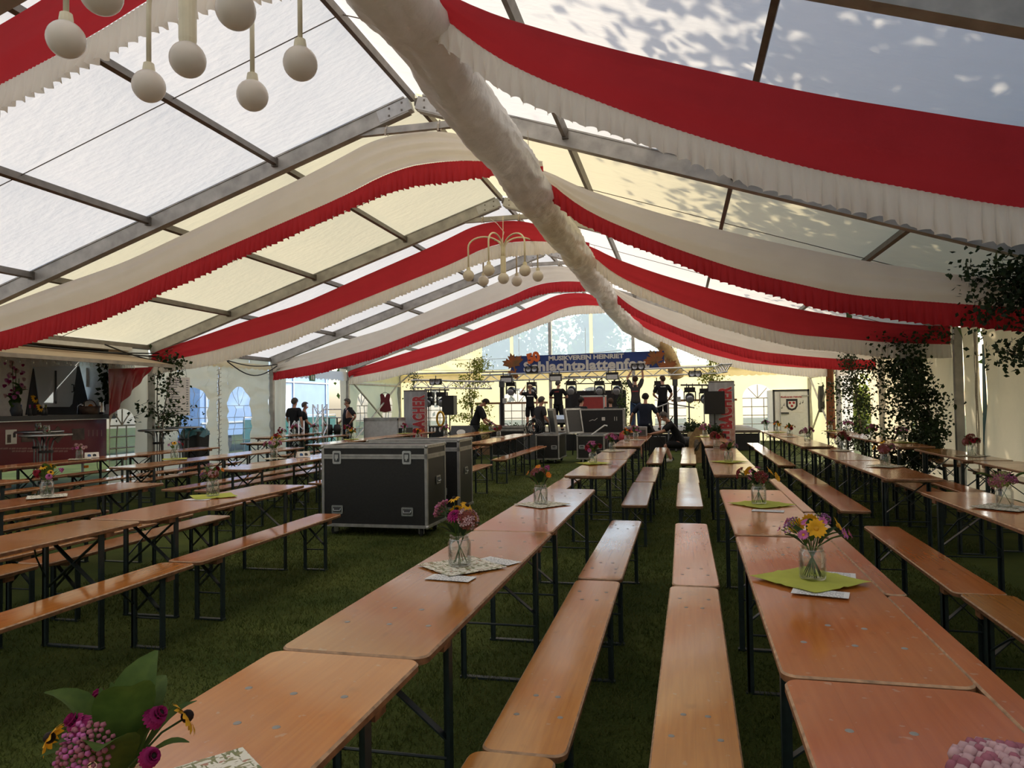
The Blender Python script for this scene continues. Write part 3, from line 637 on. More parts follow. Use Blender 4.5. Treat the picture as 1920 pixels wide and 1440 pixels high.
person(at_px(552, 760, 19.6), PI * .97, 1.80, 'person in black t-shirt seen from behind near the side exit', 'tee_black', 'pants_dark', long_pants=True, hair='hair_grey', pose={'elbL': (.25, .0, 1.16), 'wriL': (.22, -.16, .96)})
person(at_px(571, 770, 20.4), PI * .62, 1.68, 'person half hidden behind another, wearing a dark wristband', 'tee_black', 'pants_dark', long_pants=True, hair='hair_grey', pose={'elbR': (-.22, -.10, 1.14), 'wriR': (-.18, -.30, .98)})
person(at_px(652, 770, 20.9), -.75, 1.77, 'person with one hand on the hip and a pale strap over a black t-shirt', 'tee_black', 'pants_dark', long_pants=True, hair='hair_grey', belly=.05, slim=1.12, pose={'elbL': (.42, .08, 1.22), 'wriL': (.20, .0, 1.02), 'elbR': (-.24, -.02, 1.16), 'wriR': (-.10, -.22, 1.05)})
person(at_px(890, 790, 20.9), PI / 2 + .2, 1.80, 'person in black t-shirt bending over the slanted stage monitor', 'tee_black', 'pants_dark', long_pants=True, lean=.38, nod=.5, hair='hair_dark', skin='skin_tan', pose={'wriL': (.2, -.55, .92), 'elbL': (.24, -.32, 1.05), 'wriR': (-.2, -.50, .85), 'elbR': (-.24, -.30, 1.0)})
person(at_px(994, 760, 24.0, ZS), .25, 1.55, 'person on stage with one raised arm, shorts and a printed black t-shirt', 'tee_black', 'shorts_black', hair='hair_blond', print_=(-1, 'paper', .0, .24), pose={'elbR': (-.38, -.06, 1.40), 'wriR': (-.24, -.10, 1.60), 'elbL': (.27, .03, 1.16)})
person(at_px(1047, 760, 24.0, ZS), PI - .15, 1.66, 'person on stage seen from behind with bent elbows and thinning hair', 'tee_black', 'pants_dark', long_pants=True, hair='hair_grey', headturn=-.5, print_=(1, 'letter_red', .06, .14), pose={'elbL': (.33, -.02, 1.18), 'wriL': (.12, -.22, 1.16), 'elbR': (-.33, -.02, 1.18), 'wriR': (-.12, -.22, 1.16)})
person(at_px(1012, 780, 20.45), PI / 2 + .75, 1.73, 'person in dark grey t-shirt with grey hair behind the flight case', 'tee_charcoal', 'pants_dark', long_pants=True, hair='hair_grey', skin='skin_tan', lean=.08, pose={'wriR': (-.22, -.20, .98), 'elbR': (-.24, -.04, 1.14)})
person(at_px(1090, 780, 22.6), PI - .35, 1.70, 'person in black t-shirt with white back print behind the long case lid', 'tee_black', 'pants_dark', long_pants=True, hair='hair_dark', print_=(1, 'paper', .02, .2), headturn=-.3)
person(at_px(1145, 780, 22.6), PI + .1, 1.66, 'person showing only a cropped head above the long case lid', 'tee_black', 'pants_dark', long_pants=True, hair='hair_brown', headturn=.2)
p = aty(1196, 690, 24.0)
person(at_px(1192, 760, 24.15, ZS), PI, 1.75, 'person in grey t-shirt and jeans reaching up to a stage light', 'tee_grey', 'jeans', long_pants=True, hair='hair_brown', print_=(1, 'letter_red', -.04, .2), pose={'shoL': (.17, .0, 1.48), 'shoR': (-.17, .0, 1.48), 'elbL': (.27, -.10, 1.70), 'wriL': (.14, -.14, 1.92), 'elbR': (-.25, -.06, 1.74), 'wriR': (-.22, -.08, 2.00)})
person(at_px(1243, 760, 24.0, ZS), PI + .15, 1.74, 'person in black t-shirt on stage with arms folded, seen from behind', 'tee_black', 'shorts_black', hair='hair_brown', print_=(1, 'light_grey', .1, .16), headturn=.5, pose={'elbL': (.30, -.02, 1.16), 'wriL': (.16, -.20, 1.05), 'elbR': (-.30, .0, 1.16), 'wriR': (-.20, -.16, .98)})
person(at_px(1211, 800, 19.75), PI - .05, 1.77, 'person in navy t-shirt and black shorts seen from behind between the tables', 'tee_navy', 'shorts_black', hair='hair_dark', nod=.25, skin='skin_tan', slim=1.1, pose={'elbL': (.36, .0, 1.18), 'wriL': (.42, -.16, .98), 'elbR': (-.32, -.02, 1.17), 'wriR': (-.36, -.12, .93)})
person(at_px(1268, 830, 19.0), -PI / 2 + .15, 1.76, 'person crouching in black t-shirt and shorts with pale shoes', 'tee_black', 'shorts_black', hair='hair_grey', shoes='shoe_white', skin='skin_tan',
       pose={'pel': (0, .12, .50), 'spi': (0, .04, .68), 'che': (0, -.07, .87), 'nkb': (0, -.17, 1.02), 'nk': (0, -.22, 1.07), 'hd': (0, -.30, 1.16), 'hipL': (.10, .08, .48), 'hipR': (-.10, .08, .48), 'kneL': (.15, -.30, .44), 'kneR': (-.15, -.26, .42), 'ankL': (.15, -.16, .09), 'ankR': (-.15, -.10, .09), 'toeL': (.17, -.32, .03), 'toeR': (-.17, -.26, .03),
             'shoL': (.18, -.13, .96), 'shoR': (-.18, -.13, .96), 'elbL': (.22, -.36, .78), 'wriL': (.14, -.60, .74), 'elbR': (-.22, -.34, .76), 'wriR': (-.12, -.58, .72)})
# ------------------------------------------------------------------ beer tables and benches
def slab(L, W, T, z, r=.045, bev=.006, nc=6):
    """rounded board, length along y; face slot 0 varnish, slot 1 worn edge"""
    def ring(ins):
        pts = []
        for sx, sy, a0 in ((1, 1, 0), (-1, 1, 90), (-1, -1, 180), (1, -1, 270)):
            for i in range(nc + 1):
                a = math.radians(a0 + 90 * i / nc); rr = max(r - ins, .004)
                pts.append((sx * (W / 2 - r) + rr * math.cos(a), sy * (L / 2 - r) + rr * math.sin(a)))
        return pts
    rings = [(bev, z), (0, z - bev), (0, z - T + bev), (bev, z - T)]
    m = MB(); n = 4 * (nc + 1); vs = []
    for ins, zz in rings: vs += [(x, y, zz) for x, y in ring(ins)]
    m.add(vs, [], 0)
    m.f.append(tuple(range(n))); m.m.append(0); m.f.append(tuple(reversed(range(3 * n, 4 * n)))); m.m.append(1)
    for k in range(3):
        for i in range(n):
            m.f.append((k * n + (i + 1) % n, k * n + i, (k + 1) * n + i, (k + 1) * n + (i + 1) % n)); m.m.append(1 if k == 0 else (2 if k == 1 else 1))
    return m
Mt('side_wood', (.20, .085, .035), rough=.5, var=.4, vs=25, objvar=.15)
TZ, BZ = .767, .4835
def seat_furniture(name, L, W, H, ly, lx, wm, lab, cat, nrod):
    t = thing(name, lab, cat)
    slab(L, W, .028, H).build('tabletop' if cat == 'table' else 'seat', [M_[wm], M_['edge_wood'], M_['side_wood']], t)
    ht = H - .030
    lg = MB().box((0, 0, (ht) / 2), (.012, .042, ht)).box((-.010 if lx > 0 else .01, .016, ht / 2), (.03, .010, ht)).mesh('leg', M_['black_steel'])
    xb = MB(); zt, zl = ht - .02, ht * .50
    xb.beam((-lx, 0, zt), (lx, 0, zl), .006, .034, (0, 1, 0)); xb.beam((-lx, .008, zl), (lx, .008, zt), .006, .034, (0, 1, 0))
    xb = xb.mesh('cross_brace', M_['black_steel'])
    rod = MB().tube([(-lx, 0, H * nrod), (lx, 0, H * nrod)], .006, 6).mesh('tie_rod', M_['black_steel'])
    ft = MB().box((0, 0, .006), (2 * lx + .03, .035, .012)).mesh('foot_bar', M_['black_steel'])
    bt = MB().box((0, 0, H - .045), (W * .92, .07, .032)).mesh('batten', M_['side_wood'])
    for s in (-1, 1):
        for sx in (-1, 1):
            o = ob('leg', lg, t, (sx * lx, s * ly, 0), 0 if sx > 0 else PI)
        ob('cross_brace', xb, t, (0, s * ly, 0)); ob('tie_rod', rod, t, (0, s * ly, 0)); ob('foot_bar', ft, t, (0, s * ly, 0)); ob('batten', bt, t, (0, s * (ly + .06), 0))
        st = MB().tube([(-lx * .97, s * ly, H * .56), (-lx * .6, s * (ly - .16), H * .80), (0, s * (ly - .30), H - .035)], .0055, 6).build('strut', M_['black_steel'], t)
    return t
ROWS = {  # how each row is told apart
 'F': 'birch wall row', 'E': 'second row from the birch wall', 'D': 'third row from the birch wall', 'C': 'fourth row from the birch wall',
 'K': 'flight case row', 'H': 'second row behind the flight cases', 'G': 'third row behind the flight cases', 'A': 'bar trailer row', 'Z': 'window wall row'}
TAB = {  # row: (x of centre at y=4, drift per metre, y of near ends)
 'C': (-1.005, .008, [-.08, 2.14, 4.35, 7.78, 9.99, 12.95, 15.16]),
 'D': (.545, .010, [-.02, 2.20, 4.42, 8.0, 10.22, 13.1, 15.3]),
 'E': (2.16, .004, [2.25, 4.46, 7.72, 9.95, 12.9, 15.1, 17.3]),
 'F': (3.66, .002, [7.7, 9.95, 12.75, 14.95, 17.15]),
 'K': (-3.86, -.004, [2.17, 4.42, 14.0, 16.2]),
 'H': (-5.55, .010, [2.3, 4.52, 8.25, 10.46, 13.6, 15.8, 18.0]),
 'G': (-7.34, .010, [2.4, 4.62, 8.45, 10.67, 13.7, 15.9, 18.1]),
 'A': (-9.35, .022, [6.35, 8.55, 10.76, 14.3, 16.5]),
 'Z': (-10.55, .0, [16.9, 19.1])}
BEN = {  # row: list of (x of centre, drift, near ends, words)
 'C': [(-.495, .004, [-.02, 2.2, 4.42, 7.65, 9.86, 12.85, 15.06]), (-1.56, .008, [7.75, 9.95])],
 'D': [(.045, .009, [-.1, 2.12, 4.34, 7.6, 9.81, 12.8, 15.0])],
 'E': [(1.57, .011, [2.2, 4.42, 7.5, 9.72, 12.55, 14.75, 16.9]), (2.72, .004, [4.3, 7.7, 9.9, 12.9, 15.1])],
 'F': [(3.14, .004, [7.9, 10.1, 12.9, 15.1]), (4.22, .002, [9.9, 12.8, 15.0])],
 'K': [(-3.37, .0, [2.22, 4.45, 10.35, 13.55, 15.75]), (-4.42, -.012, [2.02, 4.25])],
 'H': [(-4.92, .0, [4.33, 6.9, 9.3, 13.5, 15.7]), (-6.02, .008, [2.2, 4.42, 8.3, 10.5, 13.6, 15.8])],
 'G': [(-6.60, .010, [2.2, 4.30, 8.4, 10.6, 13.8]), (-7.95, .010, [4.4, 8.5, 10.7, 13.9])],
 'A': [(-8.70, .012, [6.3, 8.6, 10.8, 14.4]), (-9.95, .012, [7.9, 10.1, 14.4])]}
def sp(x): return ORD[x]
t_tab = seat_furniture('beer_table', 2.2, .5, TZ, .77, .215, 'varnish', 'long orange-brown folding beer table', 'table', .40)
t_ben = seat_furniture('beer_bench', 2.2, .268, BZ, .80, .105, 'bench_varnish', 'long orange-brown folding beer bench', 'bench', .40)
k_tab, k_ben = kids_of(t_tab), kids_of(t_ben)
TABLES = []; first = [True, True]; rt = random.Random(11)
def put(kind, x, y, rz, label, group):
    root, kids = (t_tab, k_tab) if kind == 0 else (t_ben, k_ben)
    dz = rt.uniform(-.004, .004)
    if first[kind]:
        first[kind] = False; root.location = (x, y, dz); root.rotation_euler = (0, 0, rz); root['label'] = label; root['group'] = group; return root
    return copy_tree(root, kids, (x, y, dz), rz, label, group)
for r, (x0, dr, ys) in TAB.items():
    n = len(ys)
    for i, y in enumerate(ys):
        yc = y + 1.1; o = put(0, x0 + dr * (yc - 4) + rt.uniform(-.012, .012), yc, -math.atan(dr) + rt.uniform(-.006, .006), 'orange-brown beer table, %s from the stage, %s' % (sp(n - 1 - i), ROWS[r]), 'beer tables')
        TABLES.append((o, r, n - 1 - i))
for r, lst in BEN.items():
    for q, (x0, dr, ys) in enumerate(lst):
        n = len(ys); side = 'on the side of the birch-lined wall' if x0 > TAB[r][0] else 'on the side of the bar trailer'
        for i, y in enumerate(ys):
            yc = y + 1.1
            put(1, x0 + dr * (yc - 4) + rt.uniform(-.015, .015), yc, -math.atan(dr) + rt.uniform(-.008, .008), 'beer bench, %s from the stage, %s, %s' % (sp(n - 1 - i), ROWS[r], 'wall side' if x0 > TAB[r][0] else 'trailer side'), 'beer benches')
# rivets in the nearest boards, and the narrow edge planks along one row of tables
riv = MB().lathe([(.0, .0016), (.009, .0012), (.0105, 0)], 10).mesh('rivet', mat('rivet_steel', (.30, .28, .25), rough=.6, metal=.2))
sl = slab(2.2, .085, .026, 0, r=.03).mesh('edge_plank', [M_['varnish'], M_['edge_wood'], M_['side_wood']])
for o, r, i in TABLES:
    y = o.location.y
    if r in 'CD' and y < 6:
        for sy in (-1, 1):
            for px, py in ((-.15, .79), (0, .79), (.15, .79), (-.05, .60), (.06, .60)): ob('rivet', riv, o, (px + rt.uniform(-.01, .01), sy * py + rt.uniform(-.01, .01), TZ))
    if r == 'D' and y < 6: ob('edge_plank', sl, o, (.296, 1.0 if y > 1.5 else 1.0, TZ - .004))
for o in list(COL.objects):
    if o.name.startswith('beer_bench') and o.parent is None and o.location.y < 6 and -1 < o.location.x < .4:
        for sy in (-1, 1):
            for px, py in ((-.075, .83), (.075, .83), (-.04, .66), (.04, .66)): ob('rivet', riv, o, (px, sy * py, BZ))
# ------------------------------------------------------------------ jars of flowers, mats, flyers
def pm(n, c, **k): return Mt(n, c, **{**dict(rough=.65, var=.15, vs=30, transl=.25, spec=.25), **k})
pm('pet_yellow', (.80, .42, .02)); pm('pet_orange', (.75, .22, .02)); pm('pet_magenta', (.34, .015, .13)); pm('pet_pink', (.58, .16, .40)); pm('pet_mauve', (.36, .14, .34)); pm('pet_red', (.28, .012, .03))
pm('pet_pale', (.62, .40, .42)); pm('pet_rust', (.26, .07, .05)); pm('pet_dust', (.42, .15, .20)); pm('pet_green', (.30, .32, .10)); pm('pet_white', (.7, .66, .6)); pm('eye_dark', (.02, .010, .008), transl=0); pm('eye_yellow', (.62, .30, .02), transl=0)
pm('leaf', (.045, .090, .016), transl=.35, col2=(.09, .15, .028)); pm('leaf_dark', (.018, .040, .012), transl=.25); pm('stem', (.06, .11, .03), transl=0); pm('stem_brown', (.09, .05, .025), transl=0)
Mt('water', (.5, .5, .5)); M_['water'] = clear_mat('jar_water', (.985, .99, .975), .03, .02, .03, .2)
def petal(m, an, r0, r1, w, z0, z1, mi, n=3, up=0.):
    ca, sa = math.cos(an), math.sin(an); vs = []
    for i in range(n + 1):
        t = i / n; r = r0 + (r1 - r0) * t; ww = w * (.45 + 1.1 * t) * (1 - t ** 4) + w * .18; z = z0 + (z1 - z0) * t + up * math.sin(PI * t)
        vs += [(r * ca - ww * sa, r * sa + ww * ca, z), (r * ca + ww * sa, r * sa - ww * ca, z)]
    m.add(vs, [(2 * i, 2 * i + 1, 2 * i + 3, 2 * i + 2) for i in range(n)], mi)
def daisy(np_, r, w, pc, ec, er, dome, droop):
    m = MB(); q = random.Random(np_)
    for i in range(np_): petal(m, 2 * PI * i / np_ + q.uniform(-.08, .08), er * .7, r * q.uniform(.9, 1.05), w, 0, droop + q.uniform(-.003, .003), 0, up=.003)
    m.ball((0, 0, .001), er, 10, 6, 1, (1, 1, dome)); return m.mesh('flower', [M_[pc], M_[ec]], True)
def dahlia(pc, r=.042):
    m = MB()
    for k, (rr, zz, n) in enumerate(((1, -.012, 16), (.85, .002, 14), (.62, .012, 11), (.38, .018, 8))):
        for i in range(n): petal(m, 2 * PI * (i + .5 * k) / n, .004, r * rr, .0062, 0, zz, 0, up=.006)
    m.ball((0, 0, .006), .008, 8, 5, 1); return m.mesh('flower', [M_[pc], M_['eye_dark']], True)
def hydrangea(c1, c2, r=.058, n=70, seed=1):
    m = MB(); q = random.Random(seed); m.ball((0, 0, 0), r * .72, 12, 8, 1, (1, 1, .8))
    for i in range(n):
        z = 1 - 1.55 * (i + .5) / n; ph = i * 2.39996; s = math.sqrt(1 - z * z); d = Vector((s * math.cos(ph), s * math.sin(ph), z))
        R = d.to_track_quat('Z', 'Y').to_matrix() @ Matrix.Rotation(q.uniform(0, 1.5), 3, 'Z'); c = Vector((d.x * r, d.y * r, d.z * r * .82)); w = r * .21; mi = 0 if q.random() < .62 else 1
        for k in range(4):
            a = PI / 2 * k; ps = [(0, 0, 0), (w * math.cos(a - .5), w * math.sin(a - .5), .002), (1.15 * w * math.cos(a), 1.15 * w * math.sin(a), .004), (w * math.cos(a + .5), w * math.sin(a + .5), .002)]
            m.add([c + R @ Vector(p) for p in ps], [(0, 1, 2, 3)], mi)
    return m.mesh('flower', [M_[c1], M_[c2]], False)
def sedum(c1, c2, r=.05, n=85, seed=2):
    m = MB(); q = random.Random(seed)
    for i in range(n):
        f = math.sqrt((i + .5) / n); ph = i * 2.39996; x, y = r * f * math.cos(ph), r * f * math.sin(ph); z = .024 * math.cos(f * 1.4) + q.uniform(-.004, .004)
        m.ball((x, y, z), r * .105 * q.uniform(.8, 1.2), 5, 4, 0 if q.random() < .7 else 1)
        if i % 6 == 0: m.tube([(x, y, z), (x * .35, y * .35, -.03)], .0012, 4, 2, cap=False)
    return m.mesh('flower', [M_[c1], M_[c2], M_['stem']], True)
def leafmesh(L, W, mt, bend=.25):
    m = MB()
    def f(u, v):
        w = W * math.sin(PI * min(1, u * .93 + .05)) ** .8 * (1 - .35 * u); x = (v - .5) * 2 * w; return (x, L * u * (1 - .12 * u), L * bend * math.sin(u * 2.2) * .8 + abs(x) * .35)
    m.grid(f, 7, 2); return m.mesh('leaf', M_[mt], True)
FL = {'rud': daisy(12, .034, .0062, 'pet_yellow', 'eye_dark', .011, 1.0, -.008), 'aster': daisy(24, .023, .0022, 'pet_pink', 'eye_yellow', .0062, .5, .004), 'asterm': daisy(24, .024, .0023, 'pet_mauve', 'eye_yellow', .006, .5, .004),
      'sun': daisy(14, .040, .0075, 'pet_yellow', 'eye_yellow', .010, .6, .006), 'dahl': dahlia('pet_magenta', .048), 'dahr': dahlia('pet_red', .034), 'pinkc': dahlia('pet_pink', .026), 'magc': dahlia('pet_magenta', .019), 'palec': dahlia('pet_pale', .030),
      'hyr': hydrangea('pet_rust', 'pet_dust', .055, 80, 3), 'hyp': hydrangea('pet_dust', 'pet_green', .072, 90, 4), 'hyd': hydrangea('pet_pale', 'pet_rust', .05, 70, 5), 'sed': sedum('pet_dust', 'pet_pink', .045), 'sedp': sedum('pet_pale', 'pet_dust', .085, 170, 9), 'sedr': sedum('pet_rust', 'pet_red', .045, 80, 6),
      'oran': daisy(12, .024, .005, 'pet_orange', 'eye_yellow', .006, .8, .004), 'spr': sedum('pet_mauve', 'pet_green', .032, 40, 8)}
LF = {'l': leafmesh(.115, .020, 'leaf'), 'd': leafmesh(.105, .027, 'leaf_dark'), 'b': leafmesh(.17, .050, 'leaf', .35)}
jar_me = MB().lathe([(.0, .002), (.046, .002), (.053, .008), (.055, .02), (.055, .108), (.052, .118), (.043, .128), (.0425, .138), (.046, .139), (.046, .146), (.041, .146), (.040, .128), (.050, .114), (.051, .02), (.046, .008), (0, .006)], 24).mesh('jar', M_['glass'], True)
wat_me = MB().lathe([(.0, .009), (.049, .009), (.0495, .02), (.0495, .082), (0, .082)], 20).mesh('water', M_['water'], True)
ring_me = MB().tube([(.046 * math.cos(2 * PI * i / 20), .046 * math.sin(2 * PI * i / 20), .126) for i in range(21)], .0012, 5, cap=False).mesh('wire_ring', M_['galv'])
def bouquet(pos, spec, leaves, label, seed, hgt=.30, spread=.11, sc=1.0, group='jars of flowers on the beer tables'):
    q = random.Random(seed); t = thing('flower_jar', label, 'flower jar', pos, q.uniform(0, 6), group)
    ob('jar', jar_me, t); ob('water', wat_me, t); ob('wire_ring', ring_me, t)
    fl = [k for k, c in spec for _ in range(c)]; q.shuffle(fl); n = len(fl)
    for i, k in enumerate(fl):
        an = i * 2.39996 + q.uniform(-.3, .3); rr = spread * math.sqrt((i + .4) / n); big = k in ('hyr', 'hyp', 'sedp', 'dahl', 'hyd')
        if big: rr *= .55
        h = hgt * q.uniform(.82, 1.0) * (1.0 - .30 * (rr / spread) ** 2) * (.80 if big else 1)
        e = Vector((rr * math.cos(an), rr * math.sin(an), h)); d = Vector((e.x * 2.6, e.y * 2.6, .16)).normalized()
        o = ob('flower', FL[k], t, e); s = q.uniform(.88, 1.14) * sc; o.scale = (s, s, s); o.rotation_mode = 'QUATERNION'; o.rotation_quaternion = d.to_track_quat('Z', 'Y')
        b0 = Vector((-.035 * math.cos(an) + q.uniform(-.01, .01), -.035 * math.sin(an), .014)); nk = Vector((.024 * math.cos(an), .024 * math.sin(an), .14))
        MB().tube([b0, b0.lerp(nk, .5) + Vector((0, 0, .004)), nk, nk.lerp(e, .5) + Vector((0, 0, .01)), e - d * .006], .0021, 5).build('stem', M_['stem'], t, True)
    for i in range(sum(c for _, c in leaves)):
        kk = [k for k, c in leaves for _ in range(c)][i]; an = i * 2.2 + q.uniform(-.4, .4)
        o = ob('leaf', LF[kk], t, (.03 * math.cos(an), .03 * math.sin(an), q.uniform(.135, .17))); o.rotation_euler = (q.uniform(.15, 1.0), 0, an - PI / 2); s = q.uniform(.85, 1.25) * sc; o.scale = (s, s, s)
    return t
def print_mat(name, base, kind):
    m = bpy.data.materials.new(name); m.use_nodes = True; t = m.node_tree; N = t.nodes; L = t.links; b = N['Principled BSDF']; b.inputs['Roughness'].default_value = .7
    tc = N.new('ShaderNodeTexCoord'); mp = N.new('ShaderNodeMapping'); L.new(tc.outputs['Object'], mp.inputs[0])
    cur = None
    if kind == 'leafy':
        cur = (*base, 1)
        for sc_, st, thr, colr, ro in ((95, (1, .35, 1), .57, (.20, .21, .09), .6), (105, (.35, 1, 1), .59, (.30, .27, .13), .2), (70, (.6, 1, 1), .64, (.45, .22, .14), 1.1)):
            mp2 = N.new('ShaderNodeMapping'); mp2.inputs['Scale'].default_value = st; mp2.inputs['Rotation'].default_value = (0, 0, ro); L.new(tc.outputs['Object'], mp2.inputs[0])
            nz = N.new('ShaderNodeTexNoise'); nz.inputs['Scale'].default_value = sc_; nz.inputs['Detail'].default_value = 1.5; L.new(mp2.outputs[0], nz.inputs['Vector'])
            mr = N.new('ShaderNodeMapRange'); mr.inputs[1].default_value = thr - .02; mr.inputs[2].default_value = thr + .02; L.new(nz.outputs['Fac'], mr.inputs[0])
            mx = N.new('ShaderNodeMix'); mx.data_type = 'RGBA'; L.new(mr.outputs[0], mx.inputs[0])
            if isinstance(cur, tuple): mx.inputs[6].default_value = cur
            else: L.new(cur, mx.inputs[6])
            mx.inputs[7].default_value = (*colr, 1); cur = mx.outputs[2]
    else:   # printed text: rows of word-like dashes
        sx = N.new('ShaderNodeSeparateXYZ'); L.new(tc.outputs['Object'], sx.inputs[0])
        pp = N.new('ShaderNodeMath'); pp.operation = 'PINGPONG'; pp.inputs[1].default_value = .0065; L.new(sx.outputs[1], pp.inputs[0])
        gt = N.new('ShaderNodeMath'); gt.operation = 'GREATER_THAN'; gt.inputs[1].default_value = .0036; L.new(pp.outputs[0], gt.inputs[0])
        mp.inputs['Scale'].default_value = (150, 78, 1); nz = N.new('ShaderNodeTexNoise'); nz.inputs['Scale'].default_value = 1; L.new(mp.outputs[0], nz.inputs['Vector'])
        g2 = N.new('ShaderNodeMath'); g2.operation = 'GREATER_THAN'; g2.inputs[1].default_value = .5; L.new(nz.outputs['Fac'], g2.inputs[0])
        mu = N.new('ShaderNodeMath'); mu.operation = 'MULTIPLY'; L.new(gt.outputs[0], mu.inputs[0]); L.new(g2.outputs[0], mu.inputs[1])
        ab = N.new('ShaderNodeMath'); ab.operation = 'ABSOLUTE'; L.new(sx.outputs[0], ab.inputs[0]); lt = N.new('ShaderNodeMath'); lt.operation = 'LESS_THAN'; lt.inputs[1].default_value = .085; L.new(ab.outputs[0], lt.inputs[0])
        m3 = N.new('ShaderNodeMath'); m3.operation = 'MULTIPLY'; L.new(mu.outputs[0], m3.inputs[0]); L.new(lt.outputs[0], m3.inputs[1])
        mx = N.new('ShaderNodeMix'); mx.data_type = 'RGBA'; L.new(m3.outputs[0], mx.inputs[0]); mx.inputs[6].default_value = (*base, 1); mx.inputs[7].default_value = (.22, .22, .23, 1); cur = mx.outputs[2]
    L.new(cur, b.inputs['Base Color']); return m
M_['leafy'] = print_mat('leaf_print_mat', (.80, .75, .62), 'leafy'); M_['flyer'] = print_mat('flyer_print', (.78, .76, .72), 'text')
Mt('napkin', (.58, .60, .09), rough=.8, var=.08, vs=9, transl=.2, bump=.1, bs=300)
def sheet(w, h, wav, seed, creases=True):
    m = MB(); n = 14
    def top(u, v, dz=0):
        x, y = (u - .5) * w, (v - .5) * h; z = .0016 + wav * (.5 + .5 * mnoise.noise(Vector((u * 3, v * 3, seed)))) * (abs(u - .5) + abs(v - .5)) * 1.2
        if creases: z += wav * .5 * max(0, 1 - abs(u - .5) * 14) + wav * .4 * max(0, 1 - abs(v - .5) * 14)
        return (x, y, z + dz)
    m.grid(top, n, n); m.grid(lambda u, v: top(v, u, -.0008), n, n); return m
def on_table(p):
    best = min(TABLES, key=lambda T: max(0, abs(T[0].location.x - p.x) - .25) * 4 + max(0, abs(T[0].location.y - p.y) - 1.1))
    return best
def words(p):
    T = on_table(p); return '%s table from stage, %s' % (ORD[T[2]], ROWS[T[1]])
JARS = [  # pixel of the jar's foot, flowers, leaves, words, mat, height, spread, seed
 ((862, 1062), [('dahl', 1), ('rud', 5), ('hyd', 1), ('sed', 1)], [('d', 5), ('l', 2)], 'glass jar with one magenta dahlia and yellow coneflowers', 'leafy', .33, .11, 5),
 ((1014, 946), [('hyr', 1), ('oran', 3), ('pinkc', 1)], [('d', 4), ('l', 2)], 'glass jar with one russet hydrangea and thin orange sprays', 'leafy', .31, .13, 6),
 ((1524, 1088), [('aster', 9), ('sun', 4), ('spr', 3)], [('l', 5), ('d', 2)], 'glass jar with lilac asters and yellow sunflowers', 'napkin', .29, .15, 7),
 ((1423, 946), [('sedr', 2), ('sun', 3), ('aster', 4)], [('d', 7)], 'glass jar with dark red blooms, yellow petals and small lilac asters', 'napkin', .29, .15, 8),
 ((1884, 952), [('hyp', 1), ('sed', 1)], [('d', 6), ('b', 2)], 'glass jar with one big pink and green hydrangea head', 'leafy', .27, .07, 9),
 ((1660, 874), [('hyr', 1), ('dahl', 1), ('rud', 3), ('sed', 1)], [('l', 5)], 'glass jar with red blooms and three small coneflowers', 'leafy', .29, .13, 10),
 ((88, 931), [('rud', 4), ('dahr', 4), ('pinkc', 2)], [('b', 3), ('l', 3)], 'glass jar with red dahlias, coneflowers and broad green leaves', 'leafy', .29, .13, 11),
 ((399, 931), [('hyd', 1), ('oran', 2), ('dahr', 2), ('spr', 2)], [('l', 6)], 'glass jar with a pale pink flower head and dark red amaranth', 'napkin', .29, .12, 12),
 ((149, 861), [('palec', 5), ('pinkc', 3)], [('l', 3)], 'glass jar with pale and bright pink flowers near the bar trailer', 'leafy', .25, .12, 13),
 ((327, 861), [('asterm', 6), ('rud', 2), ('dahr', 1)], [('l', 4)], 'glass jar with violet flowers and coneflowers in a propped napkin', 'napkin', .31, .12, 14),
 ((514, 860), [('sed', 2), ('rud', 1), ('palec', 3), ('pinkc', 2)], [('l', 7)], 'glass jar with pink blooms beside a white folded card', 'leafy', .30, .13, 15)]
MIX = [([('dahr', 3), ('pinkc', 3), ('sed', 1)], 'red and pink'), ([('rud', 3), ('oran', 3), ('dahr', 2)], 'orange and rust'), ([('asterm', 5), ('spr', 2), ('sedr', 1)], 'violet'), ([('sed', 3), ('pinkc', 3)], 'dusty pink'), ([('sedr', 2), ('hyr', 1), ('dahr', 2)], 'dark red')]
FAR = [((1112, 869), 0), ((1148, 846), 3), ((1176, 830), 1), ((1192, 825), 3), ((1366, 866), 2), ((1342, 838), 4), ((1322, 819), 3), ((1586, 845), 4), ((1514, 829), 3), ((1481, 819), 1), ((1457, 811), 1), ((1437, 808), 2), ((1691, 830), 2), ((1823, 855), 4), ((1637, 822), 0), ((1588, 811), 3), ((1557, 808), 2),
       ((487, 840), 1), ((527, 824), 0), ((508, 814), 0), ((590, 809), 0), ((617, 812), 3), ((656, 824), 1), ((691, 812), 0), ((728, 813), 0), ((784, 826), 1), ((830, 818), 3), ((922, 820), 4), ((968, 808), 2)]
def mat_at(p, kind, seed, lab):
    q = random.Random(seed); rz = .78 + q.uniform(-.2, .2)
    if kind == 'napkin':
        o = sheet(.34, .34, .010, seed).build('napkin', M_['napkin'], None, True, (p.x + q.uniform(-.02, .02), p.y, p.z), rz); tag(o, 'yellow napkin, ' + lab, 'napkin', 'yellow napkins')
    else:
        o = sheet(.31, .31, .006, seed).build('place_mat', M_['leafy'], None, True, (p.x + q.uniform(-.02, .02), p.y, p.z), rz); tag(o, 'leaf-printed mat, ' + lab, 'mat', 'leaf-printed mats')
TOPZ = TZ + .004
for (px, sp_, lv, lb, mt_, h, s, sd) in JARS:
    p = atz(*px, TOPZ); mat_at(p, mt_, sd, lb.replace('glass ', '')); bouquet((p.x, p.y, p.z + .004), sp_, lv, lb, sd, h, s)
